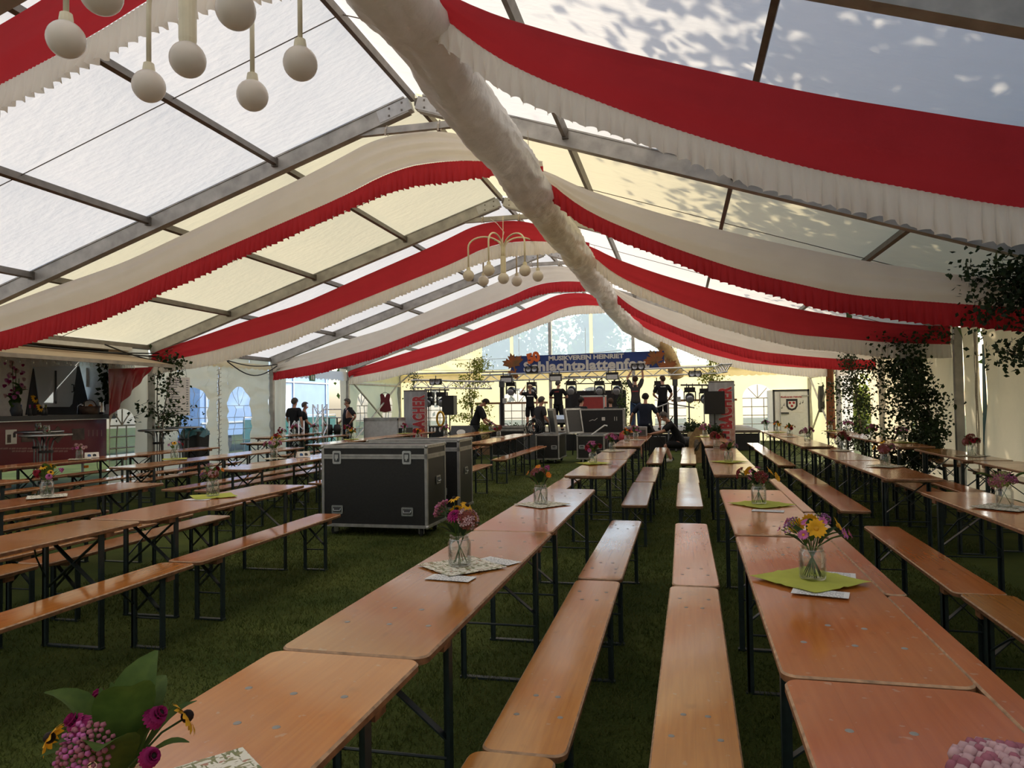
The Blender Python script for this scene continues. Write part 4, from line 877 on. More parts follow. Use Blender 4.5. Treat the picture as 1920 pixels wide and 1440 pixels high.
for i, (px, k) in enumerate(FAR):
    p = atz(*px, TOPZ); T = on_table(p); o = T[0]
    p.x = min(max(p.x, o.location.x - .17), o.location.x + .17); p.y = min(max(p.y, o.location.y - 1.0), o.location.y + 1.0); p.z = TOPZ
    bouquet((p.x, p.y, p.z + .003), MIX[k][0], [('l', 3), ('d', 2)], 'jar of %s flowers, %s' % (MIX[k][1], words(p)), 40 + i, .28, .12, 1.15)
    if i % 3 != 2: mat_at(p, 'napkin' if i % 2 == 0 else 'leafy', 60 + i, '%s jar, %s' % (MIX[k][1], words(p)))
# the two jars at the lower picture edge
p = atz(226, 1438, TZ + .14); bouquet((p.x, p.y, TOPZ), [('rud', 2), ('magc', 6), ('sed', 1)], [('b', 5), ('l', 9)], 'glass jar with magenta carnations, a coneflower and very broad leaves', 23, .275, .13, 1.0)
pn = atz(390, 1432, TZ); o = sheet(.2, .14, .002, 3).build('place_mat', M_['leafy'], None, True, (pn.x + .03, pn.y - .05, TOPZ), .9); tag(o, 'leaf-printed paper mat beside the jar of magenta carnations', 'mat', 'leaf-printed mats')
p = atz(1880, 1425, TZ + .25); bouquet((p.x + .02, p.y, TOPZ), [('sedp', 1)], [('d', 1)], 'glass jar with one large pale pink stonecrop head', 22, .335, .03)
# flyers
for i, (px, rz, lab) in enumerate((((845, 1084), -.12, 'white printed flyer half under the mat of the magenta dahlia'), ((935, 1052), -.5, 'white printed flyer behind the jar with the magenta dahlia'), ((1538, 1112), -.25, 'white printed flyer half under the napkin of the lilac asters'), ((1555, 1077), -.2, 'white printed flyer behind the jar with the lilac asters'), ((1440, 958), -.2, 'white printed flyer half under the napkin of the dark red blooms'), ((370, 937), .1, 'white printed flyer half under the napkin of the amaranth jar'))):
    p = atz(*px, TOPZ); o = sheet(.21, .10, .001, i, False).build('flyer', M_['flyer'], None, True, (p.x, p.y, TZ + .0035), rz); tag(o, lab, 'flyer', 'flyers on the tables')
# folded cards with two small logos
Mt('logo_blue', (.02, .10, .30), rough=.6); Mt('logo_red', (.5, .02, .03), rough=.6)
for px, lab in (((172, 858), 'white folded table card with logos near the bar trailer'), ((537, 856), 'white folded table card with logos beside the pink bouquet')):
    p = atz(*px, TOPZ); T = on_table(p); p.x = min(max(p.x, T[0].location.x - .15), T[0].location.x + .15); p.y = min(max(p.y, T[0].location.y - .95), T[0].location.y + .95); t = thing('table_card', lab, 'table card', (p.x, p.y, p.z), .9)
    m = MB(); m.prism([(-.05, 0), (.05, 0), (.001, .085), (-.001, .085)], lambda q: (-.10, q[0], q[1]), lambda q: (.10, q[0], q[1])); m.build('card', M_['paper'], t)
    R = Matrix.Rotation(math.atan2(.05, .085), 3, 'X').to_4x4()
    for x, mt_ in ((-.04, 'logo_blue'), (.035, 'ink')):
        m = MB(); m.prism([(-.025, .02), (.025, .02), (.025, .05), (.0, .062), (-.025, .05)], lambda q: (x + q[0], -.0515 + (q[1]) * .588, q[1]), lambda q: (x + q[0], -.049 + q[1] * .588, q[1])); m.build('logo', M_[mt_], t)
# ------------------------------------------------------------------ flight cases
EDGE = M_['light_grey']; Mt('case_alu', (.42, .41, .39), rough=.4, metal=.6, var=.2, vs=12)
cb = MB().ball((0, 0, 0), .024, 10, 7).mesh('corner', M_['case_alu'], True)
def rrect(w, h, r, n=4):
    pts = []
    for sx, sy, a0 in ((1, 1, 0), (-1, 1, 90), (-1, -1, 180), (1, -1, 270)):
        for i in range(n + 1):
            a = math.radians(a0 + 90 * i / n); pts.append((sx * (w / 2 - r) + r * math.cos(a), sy * (h / 2 - r) + r * math.sin(a)))
    return pts
lat_me = MB().prism(rrect(.11, .155, .018), lambda p: (p[0], -.006, p[1]), lambda p: (p[0], 0, p[1])).mesh('latch', M_['galv'])
dish_me = MB().prism(rrect(.070, .105, .008), lambda p: (p[0], -.0075, p[1]), lambda p: (p[0], -.005, p[1])).mesh('dish', M_['dark_grey'])
twist_me = MB().box((0, -.011, .01), (.045, .008, .05)).box((0, -.012, -.02), (.02, .01, .03)).mesh('twist_lock', M_['galv'])
han_me = MB().prism(rrect(.145, .10, .012), lambda p: (p[0], -.006, p[1]), lambda p: (p[0], 0, p[1])).mesh('handle_plate', M_['galv'])
hd_me = MB().prism(rrect(.105, .062, .008), lambda p: (p[0], -.0075, p[1]), lambda p: (p[0], -.005, p[1])).mesh('dish', M_['dark_grey'])
hb_me = MB().tube([(-.045, -.008, .012), (-.042, -.018, -.012), (.042, -.018, -.012), (.045, -.008, .012)], .006, 6).mesh('grip', M_['galv'])
wheel_me = MB().lathe([(0, -.018), (.045, -.018), (.05, -.012), (.05, .012), (.045, .018), (0, .018)], 16, (0, 0, .052), R=Matrix.Rotation(PI / 2, 3, 'Y')).mesh('wheel', M_['rubber'], True)
fork_me = MB().box((-.026, 0, .07), (.006, .06, .07)).box((.026, 0, .07), (.006, .06, .07)).box((0, 0, .105), (.06, .08, .008)).mesh('caster_fork', M_['galv'])
def face_item(t, me, subs, face, a, z, W, D):
    """put an item on a face: 0 front -y, 1 right +x, 2 back, 3 left"""
    loc = [(a, -D / 2, z), (W / 2, a, z), (-a, D / 2, z), (-W / 2, -a, z)][face]
    o = ob(me.name.split('.')[0], me, t, loc, [0, PI / 2, PI, -PI / 2][face])
    for s in subs: ob(s.name.split('.')[0], s, o)
    return o
def flight_case(loc, rz, W, D, H, label, lid=.13, latches=(), handles=(), wheels=True, z0=None, group='black flight cases', panel='black_panel', edge='case_alu', e=.032, lidon=True):
    t = thing('flight_case', label, 'flight case', loc, rz, group); z0 = (.112 if wheels else 0.0) if z0 is None else z0; z1 = H
    m = MB(); m.box((0, 0, (z0 + z1 - (lid if lidon else 0)) / 2), (W - .012, D - .012, z1 - z0 - (lid if lidon else 0))); m.build('body', M_[panel], t)
    if lidon: m = MB(); m.box((0, 0, z1 - lid / 2 - .004), (W - .012, D - .012, lid - .010)); m.build('lid', M_[panel], t)
    zs = [z0 + e / 2, z1 - e / 2] + ([z1 - lid - e * .45, z1 - lid + e * .45] if lidon else [])
    for zz in zs:
        hh = e if zz in zs[:2] else e * .8
        for s in (-1, 1):
            MB().box((0, s * (D / 2 - .004), zz), (W, .012, hh)).build('edge_profile', M_[edge], t); MB().box((s * (W / 2 - .004), 0, zz), (.012, D, hh)).build('edge_profile', M_[edge], t)
    for zz in (z0, z1):
        for s in (-1, 1):
            MB().box((0, s * (D / 2 - e / 2), zz), (W, e, .008)).build('edge_profile', M_[edge], t); MB().box((s * (W / 2 - e / 2), 0, zz), (e, D, .008)).build('edge_profile', M_[edge], t)
    for sx in (-1, 1):
        for sy in (-1, 1):
            m = MB(); m.box((sx * (W / 2 - e / 2), sy * (D / 2 - .004), (z0 + z1) / 2), (e, .012, z1 - z0)); m.box((sx * (W / 2 - .004), sy * (D / 2 - e / 2), (z0 + z1) / 2), (.012, e, z1 - z0)); m.build('edge_profile', M_[edge], t)
            for zz in (z0 + .012, z1 - .012): ob('corner', cb, t, (sx * (W / 2 - .008), sy * (D / 2 - .008), zz))
            if wheels:
                f = ob('caster', fork_me, t, (sx * (W / 2 - .12), sy * (D / 2 - .10), 0), .6 * sx); ob('wheel', wheel_me, f)
    for f_, a in latches: face_item(t, lat_me, [dish_me, twist_me], f_, a, z1 - lid - .01, W, D)
    for f_, a, z in handles: face_item(t, han_me, [hd_me, hb_me], f_, a, z, W, D)
    return t
flight_case((-3.53, 8.42, 0), -.015, 1.34, .66, 1.07, 'large black flight case in front of the other, both latches showing', latches=((0, -.47), (0, .42)), handles=((0, -.47, .31), (0, .42, .30), (1, 0.05, .64)))
flight_case((-3.60, 9.88, 0), .01, 1.34, .66, 1.06, 'large black flight case half hidden behind the front one', latches=((0, -.47), (0, .42)), handles=((0, .42, .36), (0, -.47, .36), (1, .0, .62)))

# ------------------------------------------------------------------ birch saplings and trees
def leaf_cloud(pts, size, mt, name, parent, seed, droop=.5):
    rs = np.random.RandomState(seed); n = len(pts); P = np.array(pts, np.float32)
    d = rs.normal(size=(n, 3)); d[:, 2] -= droop; d /= np.linalg.norm(d, axis=1, keepdims=True) + 1e-9
    s = np.cross(d, rs.normal(size=(n, 3))); s /= np.linalg.norm(s, axis=1, keepdims=True) + 1e-9
    nn = np.cross(d, s); L = size * rs.uniform(.7, 1.3, (n, 1))
    V = np.stack([P, P + d * L * .45 + s * L * .36 + nn * L * .08, P + d * L * 1.05, P + d * L * .45 - s * L * .36 + nn * L * .08], 1).astype(np.float32)
    me = bpy.data.meshes.new(name); me.vertices.add(4 * n); me.vertices.foreach_set('co', V.ravel()); me.loops.add(4 * n); me.loops.foreach_set('vertex_index', np.arange(4 * n, dtype=np.int32))
    me.polygons.add(n); me.polygons.foreach_set('loop_start', np.arange(0, 4 * n, 4, dtype=np.int32)); me.polygons.foreach_set('loop_total', np.full(n, 4, np.int32)); me.update(calc_edges=True); me.validate()
    me.materials.append(M_[mt]); o = ob(name, me, parent); o['kind'] = 'stuff'; return o
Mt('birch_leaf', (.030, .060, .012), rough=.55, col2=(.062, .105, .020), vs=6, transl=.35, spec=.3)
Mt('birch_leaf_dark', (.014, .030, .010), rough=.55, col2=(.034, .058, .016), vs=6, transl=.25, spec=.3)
Mt('birch_leaf_lit', (.13, .16, .02), rough=.55, col2=(.30, .33, .05), vs=6, transl=.5, spec=.3)  # paler birch leaf copy, sunlight put into its yellow-green colour
Mt('bark', (.16, .13, .10), rough=.85, var=.5, vs=20, bump=.4, bs=30); Mt('bark_brown', (.06, .045, .03), rough=.9, var=.4, vs=20)
Mt('tree_leaf', (.055, .10, .020), rough=.5, col2=(.14, .20, .05), vs=1.2, transl=.45, spec=.3)
def birch(name, label, base, H, box, nstem, nbr, nleaf, size, mt, seed, cat='birch sapling', group='birch saplings in the tent', trunk='bark', stems_to=None):
    """box: crown extents relative to base ((x0,x1),(y0,y1),(z0,z1))"""
    q = random.Random(seed); t = thing(name, label, cat, base, 0, group); (x0, x1), (y0, y1), (z0, z1) = box; tips = []
    for s in range(nstem):
        cx, cy = (x0 + x1) / 2 + (x1 - x0) * .28 * (s - (nstem - 1) / 2) / max(1, nstem), (y0 + y1) / 2 + q.uniform(-.1, .1)
        top = Vector((cx + q.uniform(-.1, .1), cy, z1)); pts = []
        for i in range(9):
            f = i / 8; pts.append(Vector((top.x * f ** 1.3 + .03 * math.sin(f * 7 + s), top.y * f ** 1.3 + .03 * math.cos(f * 6 + s), top.z * f)))
        MB().tube(pts, [.020 * (1 - .8 * i / 8) * (H / 2.6) + .002 for i in range(9)], 7).build('trunk', M_[trunk], t, True)
        for b in range(nbr // nstem):
            f = q.uniform(max(.08, z0 / z1 * .7), .97); k = f * 8; p = pts[int(k)].lerp(pts[min(int(k) + 1, 8)], k % 1)
            e = Vector((q.uniform(x0, x1), q.uniform(y0, y1), min(z1, max(z0, p.z + q.uniform(-.15, .45))))); md = p.lerp(e, .5) + Vector((0, 0, .10)); e.z = max(z0, e.z - .05)
            MB().tube([p, md, e, e + Vector((q.uniform(-.06, .06), q.uniform(-.06, .06), -.12))], [.007, .005, .003, .0015], 5).build('branch', M_['bark_brown'], t, True); tips.append((p, md, e))
    L = []
    for i in range(nleaf):
        p, md, e = q.choice(tips); f = q.uniform(.25, 1.12); c = (p.lerp(md, f * 2) if f < .5 else md.lerp(e, f * 2 - 1)); sp_ = .045 + .05 * f
        L.append(c + Vector((q.gauss(0, sp_), q.gauss(0, sp_), q.gauss(-.03, sp_))))
    leaf_cloud(L, size, mt, 'foliage', t, seed); return t
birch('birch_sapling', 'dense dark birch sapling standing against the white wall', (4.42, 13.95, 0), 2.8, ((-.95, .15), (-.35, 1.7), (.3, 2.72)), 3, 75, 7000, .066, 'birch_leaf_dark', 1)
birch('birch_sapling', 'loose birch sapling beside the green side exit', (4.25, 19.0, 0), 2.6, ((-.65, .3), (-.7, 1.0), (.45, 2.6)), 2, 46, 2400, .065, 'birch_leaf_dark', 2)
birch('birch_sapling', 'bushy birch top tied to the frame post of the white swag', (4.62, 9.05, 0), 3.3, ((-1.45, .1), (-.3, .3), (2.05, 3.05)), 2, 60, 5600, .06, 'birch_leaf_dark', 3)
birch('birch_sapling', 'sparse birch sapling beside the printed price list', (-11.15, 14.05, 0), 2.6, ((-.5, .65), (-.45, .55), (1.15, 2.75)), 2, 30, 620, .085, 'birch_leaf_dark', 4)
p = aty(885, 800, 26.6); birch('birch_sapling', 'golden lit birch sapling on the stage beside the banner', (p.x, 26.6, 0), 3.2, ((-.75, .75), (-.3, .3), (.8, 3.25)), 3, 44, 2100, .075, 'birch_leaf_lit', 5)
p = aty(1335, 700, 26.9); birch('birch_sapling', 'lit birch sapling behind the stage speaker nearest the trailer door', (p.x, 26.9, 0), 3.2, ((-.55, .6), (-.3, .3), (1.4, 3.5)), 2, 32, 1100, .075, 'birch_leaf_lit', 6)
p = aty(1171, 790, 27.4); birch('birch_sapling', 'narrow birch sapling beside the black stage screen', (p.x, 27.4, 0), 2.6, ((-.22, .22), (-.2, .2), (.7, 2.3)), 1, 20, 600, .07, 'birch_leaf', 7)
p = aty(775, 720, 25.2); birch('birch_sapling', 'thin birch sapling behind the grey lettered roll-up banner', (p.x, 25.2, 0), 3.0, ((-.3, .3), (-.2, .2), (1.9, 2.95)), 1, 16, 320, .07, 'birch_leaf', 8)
# trees outside
def tree(base, H, R, nl, seed, label, mt='tree_leaf', size=.22):
    q = random.Random(seed); t = thing('tree', label, 'tree', base, 0, 'trees outside the marquee')
    MB().tube([(0, 0, 0), (.1, 0, H * .3), (-.05, .1, H * .6), (0, 0, H * .92)], [.26, .2, .13, .03], 9).build('trunk', M_['bark_brown'], t, True)
    cl = []
    for i in range(46):
        th = q.uniform(0, 2 * PI); f = q.random(); z = H * (.28 + .70 * f); rr = R * math.sin(PI * (.12 + .86 * f)) ** .7 * math.sqrt(q.uniform(.1, 1)); cl.append(Vector((rr * math.cos(th), rr * math.sin(th), z)))
    for c in cl[:14]: MB().tube([(0, 0, c.z * .7), (c.x * .5, c.y * .5, c.z * .9), c], [.06, .04, .012], 5).build('branch', M_['bark_brown'], t)
    L = []
    for i in range(nl):
        c = q.choice(cl); s = R * .20; L.append(c + Vector((q.gauss(0, s), q.gauss(0, s), q.gauss(0, s * .8))))
    leaf_cloud(L, size, mt, 'foliage', t, seed, .2)
for i, (x, y, H, R) in enumerate(((8.0, 10.5, 13.0, 4.9), (8.4, 17.0, 12.5, 4.7), (9.2, 3.5, 10.0, 3.4), (13.0, 14.5, 12.0, 3.8))): tree((x, y, 0), H, R, 24000 if i < 2 else 9000, 70 + i, 'leafy tree outside the birch wall, %s of the four that shade it' % ORD[i])
for i, (x, y, H, R) in enumerate(((-13.5, 44, 8.6, 3.4), (-9.0, 46, 9.6, 3.2), (-19, 48, 10.0, 4.0), (-5.4, 52, 8.0, 2.2))): tree((x, y, 0), H, R, 4200, 80 + i, 'green tree beyond the clear gable windows, %s from the golden birch' % ORD[i], size=.34)
# box van and teal fence seen through the side exit
Mt('van_blue', (.33, .50, .80), rough=.35, var=.06, vs=2); Mt('van_glass', (.55, .70, .90), rough=.1); Mt('teal_mesh', (.02, .16, .17), rough=.6, var=.2, vs=5)
t = thing('box_van', 'pale blue box van parked outside the side exit', 'van', (-16.2, 25.5, 0))
m = MB(); m.box((0, 0, 1.95), (2.0, 9.0, 2.7)); m.build('body', M_['van_blue'], t)
for z in (1.05, 2.55, 2.85): MB().box((1.02, 0, z), (.03, 8.9, .05)).build('side_rail', M_['white'], t)
for y in (-4.2, -1.5, 1.4, 4.2): MB().box((1.02, y, 1.95), (.035, .06, 2.5)).build('side_post', M_['white'], t)
MB().box((1.015, -.1, 1.8), (.02, 2.6, 1.2)).build('side_panel', M_['van_glass'], t)
for y in (-3, 3):
    for x in (-.8, .8): MB().lathe([(0, -.12), (.36, -.12), (.42, -.08), (.42, .08), (.36, .12), (0, .12)], 20, (x, y, .42), R=Matrix.Rotation(PI / 2, 3, 'Y')).build('wheel', M_['rubber'], t, True)
t = thing('construction_fence', 'teal mesh covered fence below the blue van', 'fence', (-13.6, 24.2, 0))
MB().box((0, 0, .6), (.02, 6.5, 1.1)).build('mesh_cover', M_['teal_mesh'], t)
for i in range(5): MB().tube([(0, -3.2 + i * 1.6, 0), (0, -3.2 + i * 1.6, 1.25)], .02, 6).build('fence_post', M_['galv'], t)
MB().tube([(0, -3.2, 1.22), (0, 3.2, 1.22)], .015, 6).build('top_rail', M_['galv'], t)
q = random.Random(12)
t = thing('hedge', 'bright lime-green bush outside the side exit behind the loose birch', 'bush', (7.6, 33.8, 0)); MB().tube([(0, 0, 0), (.1, .1, 1.2), (0, 0, 2.0)], [.08, .06, .02], 7).build('trunk', M_['bark_brown'], t, True)
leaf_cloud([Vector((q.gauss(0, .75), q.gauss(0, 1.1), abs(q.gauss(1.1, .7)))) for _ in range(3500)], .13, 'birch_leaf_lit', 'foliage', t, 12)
# ------------------------------------------------------------------ lettering helper
def text_mesh(name, s, size, mt, parent, M4, ext=.004, off=0., align='CENTER', sx=1.0, shear=0., space=1.0, fitw=None):
    cu = bpy.data.curves.new(name, 'FONT'); cu.body = s; cu.size = size; cu.extrude = ext; cu.offset = off; cu.align_x = align; cu.align_y = 'CENTER'; cu.resolution_u = 3; cu.shear = shear; cu.space_character = space
    to = bpy.data.objects.new('tmp', cu); COL.objects.link(to); dg = bpy.context.evaluated_depsgraph_get(); me = bpy.data.meshes.new_from_object(to.evaluated_get(dg)); bpy.data.objects.remove(to)
    if fitw: xs = [v.co.x for v in me.vertices]; sx = fitw / (max(xs) - min(xs))
    me.name = name; me.transform(M4 @ Matrix.Diagonal((sx, 1, 1, 1))); me.materials.clear(); me.materials.append(M_[mt]); return ob(name, me, parent)
UPR = Matrix.Rotation(PI / 2, 4, 'X')     # text standing upright, read from -y
def T4(x, y, z): return Matrix.Translation((x, y, z))
# ------------------------------------------------------------------ trusses and lamps
def truss(a, b, size, label, group='stage trusses', mt='truss_alu', nchord=3, step=.28, r=.022, name='truss'):
    a, b = Vector(a), Vector(b); t = thing(name, label, 'truss', a, 0, group); d = b - a; L = d.length; z = d.normalized()
    x = (Vector((0, 0, 1)).cross(z) if abs(z.z) < .9 else Vector((1, 0, 0))).normalized(); y = z.cross(x)
    if abs(z.z) < .9 and y.z < 0: y = -y
    offs = [x * -.5 + y * .4, x * .5 + y * .4, y * -.45] if nchord == 3 else [x * -.5 + y * .5, x * .5 + y * .5, x * .5 - y * .5, x * -.5 - y * .5]
    offs = [o * size for o in offs]
    for o in offs: MB().tube([o, o + d], r, 8).build('chord', M_[mt], t, True)
    m = MB(); n = max(2, int(L / step)); k = len(offs)
    for i in range(n):
        for j in range(k):
            p, q = (offs[j], offs[(j + 1) % k]) if (i + j) % 2 == 0 else (offs[(j + 1) % k], offs[j]); m.tube([p + d * (i / n), q + d * ((i + 1) / n)], r * .55, 5)
    o = m.build('lattice', M_[mt], t); o['kind'] = 'stuff'
    return t
a = aty(905, 709, 24.4); b = aty(1345, 693, 24.4)
truss(a, b, .26, 'long silver lattice truss across the front of the stage')
a2 = aty(775, 719, 21.5); b2 = aty(922, 722, 23.8); truss(a2, b2, .27, 'bright silver truss reaching from the lettered banner to the stage front')
truss(b + Vector((.0, .1, .0)), Vector((b.x + .15, 21.9, b.z - .05)), .27, 'silver truss running away from the stage towards the trailer door')
a3 = aty(1058, 713, 27.5); b3 = aty(1176, 712, 27.5); truss(a3, b3, .3, 'black lighting truss above the black stage screen', mt='black', r=.02)
for px, H, rz, lb in (((600, 758), 0, 0, 'tall'), ((556, 789), 0, 0, 'short')):
    q = atz(px[0], 825 if lb == 'tall' else 828, 0); yy = 19.9 if lb == 'tall' else 19.3; p = aty(*px, yy); truss((p.x, yy, .0), (p.x, yy, p.z), .30, '%s upright square truss piece standing near the side exit' % lb, nchord=4, name='truss_piece')
def mh_light(p, label, sc=1., tilt=0.3):
    t = thing('moving_head_light', label, 'stage light', p, 0, 'moving head lights'); t.scale = (sc, sc, sc)
    MB().box((0, 0, -.06), (.30, .22, .11)).build('base', M_['black'], t)
    for s in (-1, 1): MB().tube([(s * .08, 0, -.01), (s * .08, 0, .10)], .018, 6).build('clamp', M_['dark_grey'], t)
    m = MB(); m.box((0, 0, -.13), (.32, .10, .03)); m.box((-.155, 0, -.26), (.03, .10, .28)); m.box((.155, 0, -.26), (.03, .10, .28)); m.build('yoke', M_['dark_grey'], t)
    R = Matrix.Rotation(tilt, 3, 'X'); m = MB(); m.lathe([(0, -.17), (.10, -.17), (.128, -.12), (.128, .05), (.10, .12), (0, .14)], 16, (0, 0, -.31), R=R @ Matrix.Rotation(PI / 2, 3, 'X')); h = m.build('head', M_['black'], t, True)
    MB().lathe([(.0, .146), (.085, .146), (.10, .132), (.112, .10)], 16, (0, 0, -.31), R=R @ Matrix.Rotation(PI / 2, 3, 'X')).build('lens', M_['lens'], h, True)
Mt('lens', (.35, .36, .40), rough=.12, metal=.4)
def blinder(p, label, w=.36):
    t = thing('blinder_light', label, 'stage light', p, 0, 'two-lamp blinder lights'); MB().box((0, 0, 0), (w, .12, w * .52)).build('housing', M_['black'], t)
    for s in (-1, 1):
        h = MB().lathe([(0, .0), (.045, .006), (.075, .03)], 16, (s * w * .24, -.061, 0), R=Matrix.Rotation(PI / 2, 3, 'X')).build('lamp', M_['lens'], t, True)
        MB().tube([(s * w * .24 + .078 * math.cos(2 * PI * i / 16), -.066, .078 * math.sin(2 * PI * i / 16)) for i in range(17)], .008, 5, cap=False).build('lamp_ring', M_['grey'], t)
    for s in (-1, 1): MB().box((s * (w / 2 + .012), 0, 0), (.02, .05, .10)).build('bracket', M_['dark_grey'], t)
    MB().tube([(0, 0, w * .26), (0, 0, w * .26 + .1)], .015, 6).build('clamp', M_['dark_grey'], t)
def panel_light(p, label):
    t = thing('panel_light', label, 'stage light', p, 0, 'panel wash lights'); MB().box((0, 0, 0), (.40, .14, .24)).build('housing', M_['black'], t); MB().box((0, -.072, -.03), (.35, .01, .14)).build('face', M_['light_grey'], t)
    for s in (-1, 1): MB().tube([(s * .12, 0, .1), (s * .12, 0, .22)], .018, 6).build('clamp', M_['dark_grey'], t)
WHERE = ['on the stage corner by the golden birch', 'behind the waving woman', 'beside the man on stage facing away', 'above the open red case', 'above the black screen edge', 'behind the man with folded arms', 'above the speaker nearest the trailer door', 'beside the lettered banner nearest the trailer door', 'beside the lettered banner nearest the vest', 'above the speaker beside the golden number']
for (u, v, y), w in zip(((958, 716, 24.5), (997, 716, 24.5), (1071, 714, 24.5), (1124, 714, 24.5), (1156, 714, 24.5), (1236, 714, 24.5), (1293, 726, 23.3), (1322, 728, 23.2), (803, 735, 22.6), (829, 735, 22.8)), WHERE): p = aty(u, v, y); mh_light((p.x, y, p.z), 'black moving head stage light ' + w, 1.05 if v < 720 else 1.1, .3)
for (u, v, y), w in zip(((817, 716, 21.6), (997, 693, 24.2), (1196, 688, 24.0), (1303, 701, 22.9)), ('on the bright truss', 'in front of the banner lettering, beside the leaf', 'being lifted by the man in grey', 'on the truss nearest the trailer door')): p = aty(u, v, y); blinder((p.x, y, p.z), 'black two-lamp blinder light ' + w, .42 if y > 23 else .36)
for (u, v), w in zip(((950, 711), (1042, 708), (1148, 705)), ('near the golden birch', 'in the middle of the truss', 'next to the man lifting a light')): p = aty(u, v, 24.15); panel_light((p.x, 24.15, p.z), 'black panel wash light with grey face ' + w)
for (u0, u1, v, y), lb in (((796, 842, 733, 22.7), 'black light bar beside the banner nearest the vest'), ((1276, 1378, 724, 23.2), 'black light bar in front of the truss nearest the trailer door')):
    a = aty(u0, v - 2, y); b_ = aty(u1, v - 2, y); t = thing('light_bar', lb, 'light bar', (a.x, y, 0), 0, 'stage light bars'); MB().tube([(0, 0, a.z), (b_.x - a.x, 0, b_.z)], .025, 8).build('bar', M_['dark_grey'], t, True)
    for f_ in (.15, .85): MB().tube([((b_.x - a.x) * f_, 0.02, a.z), ((b_.x - a.x) * f_, .05, 0)], .022, 8).build('upright', M_['dark_grey'], t)
def mic_tower(u, y, ztop, label):
    p = aty(u, 780, y); t = thing('lighting_tower', label, 'stand', (p.x, y, 0), 0, 'black lighting towers')
    MB().box((0, 0, ztop / 2 + .2), (.12, .12, ztop - .4)).build('mast', M_['black'], t); MB().box((0, 0, ztop - .1), (.16, .16, .2)).build('head', M_['dark_grey'], t)
    for k in range(3):
        an = 2 * PI * k / 3 + .5; MB().beam((0, 0, .75), (.42 * math.cos(an), .42 * math.sin(an), .02), .05, .05).build('leg', M_['black'], t)
    MB().box((.1, -.05, ztop * .72), (.12, .14, .16)).build('winch', M_['galv'], t)
mic_tower(942, 23.2, 2.28, 'black winch tower at the stage end of the bright truss'); mic_tower(1267, 23.2, 2.22, 'black winch tower next to the man with folded arms')
def speaker(u0, v0, u1, v1, y, label):
    a = aty(u0, v0, y); b = aty(u1, v1, y); w = b.x - a.x; h = a.z - b.z; t = thing('loudspeaker', label, 'loudspeaker', ((a.x + b.x) / 2, y, 0), 0, 'loudspeakers on poles')
    MB().box((0, 0, (a.z + b.z) / 2), (w, .38, h)).build('cabinet', M_['black'], t); MB().box((0, -.195, (a.z + b.z) / 2), (w * .92, .012, h * .95)).build('grille', M_['black_panel'], t)
    MB().tube([(0, 0, b.z), (0, 0, .55)], .02, 8).build('pole', M_['black'], t); MB().box((0, 0, .28), (.6, .6, .56)).build('subwoofer', M_['black'], t)
speaker(1320, 734, 1359, 776, 22.6, 'black loudspeaker on a pole beside the lettered banner nearest the trailer door'); speaker(832, 742, 854, 778, 22.6, 'black loudspeaker on a pole beside the golden number')
# lettered roll-up banners
Mt('banner_grey', (.20, .20, .21), rough=.35, col2=(.45, .45, .46), vs=1.6, stretch=(3, 1, .6)); Mt('letter_edge', (.62, .58, .56), rough=.5); Mt('brick_print', (.40, .15, .11), rough=.6, col2=(.55, .36, .28), vs=6)
def rollup(u0, u1, vt, vb, y, label, flip):
    a = aty(u0, vt, y); b = aty(u1, vb, y); w = b.x - a.x; h = a.z; t = thing('roll_up_banner', label, 'banner', ((a.x + b.x) / 2, y, 0), 0, 'lettered roll-up banners')
    MB().box((0, 0, h / 2 + .05), (w, .012, h - .1)).build('print_sheet', M_['banner_grey'], t); MB().box((0, 0, .05), (w + .06, .16, .1)).build('cassette', M_['alu'], t); MB().tube([(-w / 2, 0, h), (w / 2, 0, h)], .02, 8).build('top_rail', M_['alu_dark'], t)
    MB().box((w * .30, -.009, h * .40), (w * .36, .006, h * .62)).build('brick_picture', M_['brick_print'], t)
    R = T4(w * .16, -.014, h * .62) @ UPR @ Matrix.Rotation(PI / 2, 4, 'Z')
    text_mesh('lettering_outline', 'BACHER', .66 * w, 'letter_edge', t, R, .003, .045, fitw=h * .60 + .03, space=1.1); text_mesh('lettering', 'BACHER', .66 * w, 'letter_red', t, T4(0, -.006, 0) @ R, .003, .028, fitw=h * .60, space=1.1)
    R = T4(w * .10, -.014, h * .17) @ UPR @ Matrix.Rotation(PI / 2, 4, 'Z')
    text_mesh('lettering_outline', 'TTI', .5 * w, 'letter_edge', t, R, .003, .04); text_mesh('lettering', 'TTI', .5 * w, 'letter_red', t, T4(0, -.006, 0) @ R, .003, .024)
rollup(1328, 1379, 716, 820, 22.9, 'grey roll-up banner with upright red letters nearest the white trailer door', 1); rollup(757, 802, 733, 820, 22.3, 'grey roll-up banner with upright red letters near the burgundy vest', 0)
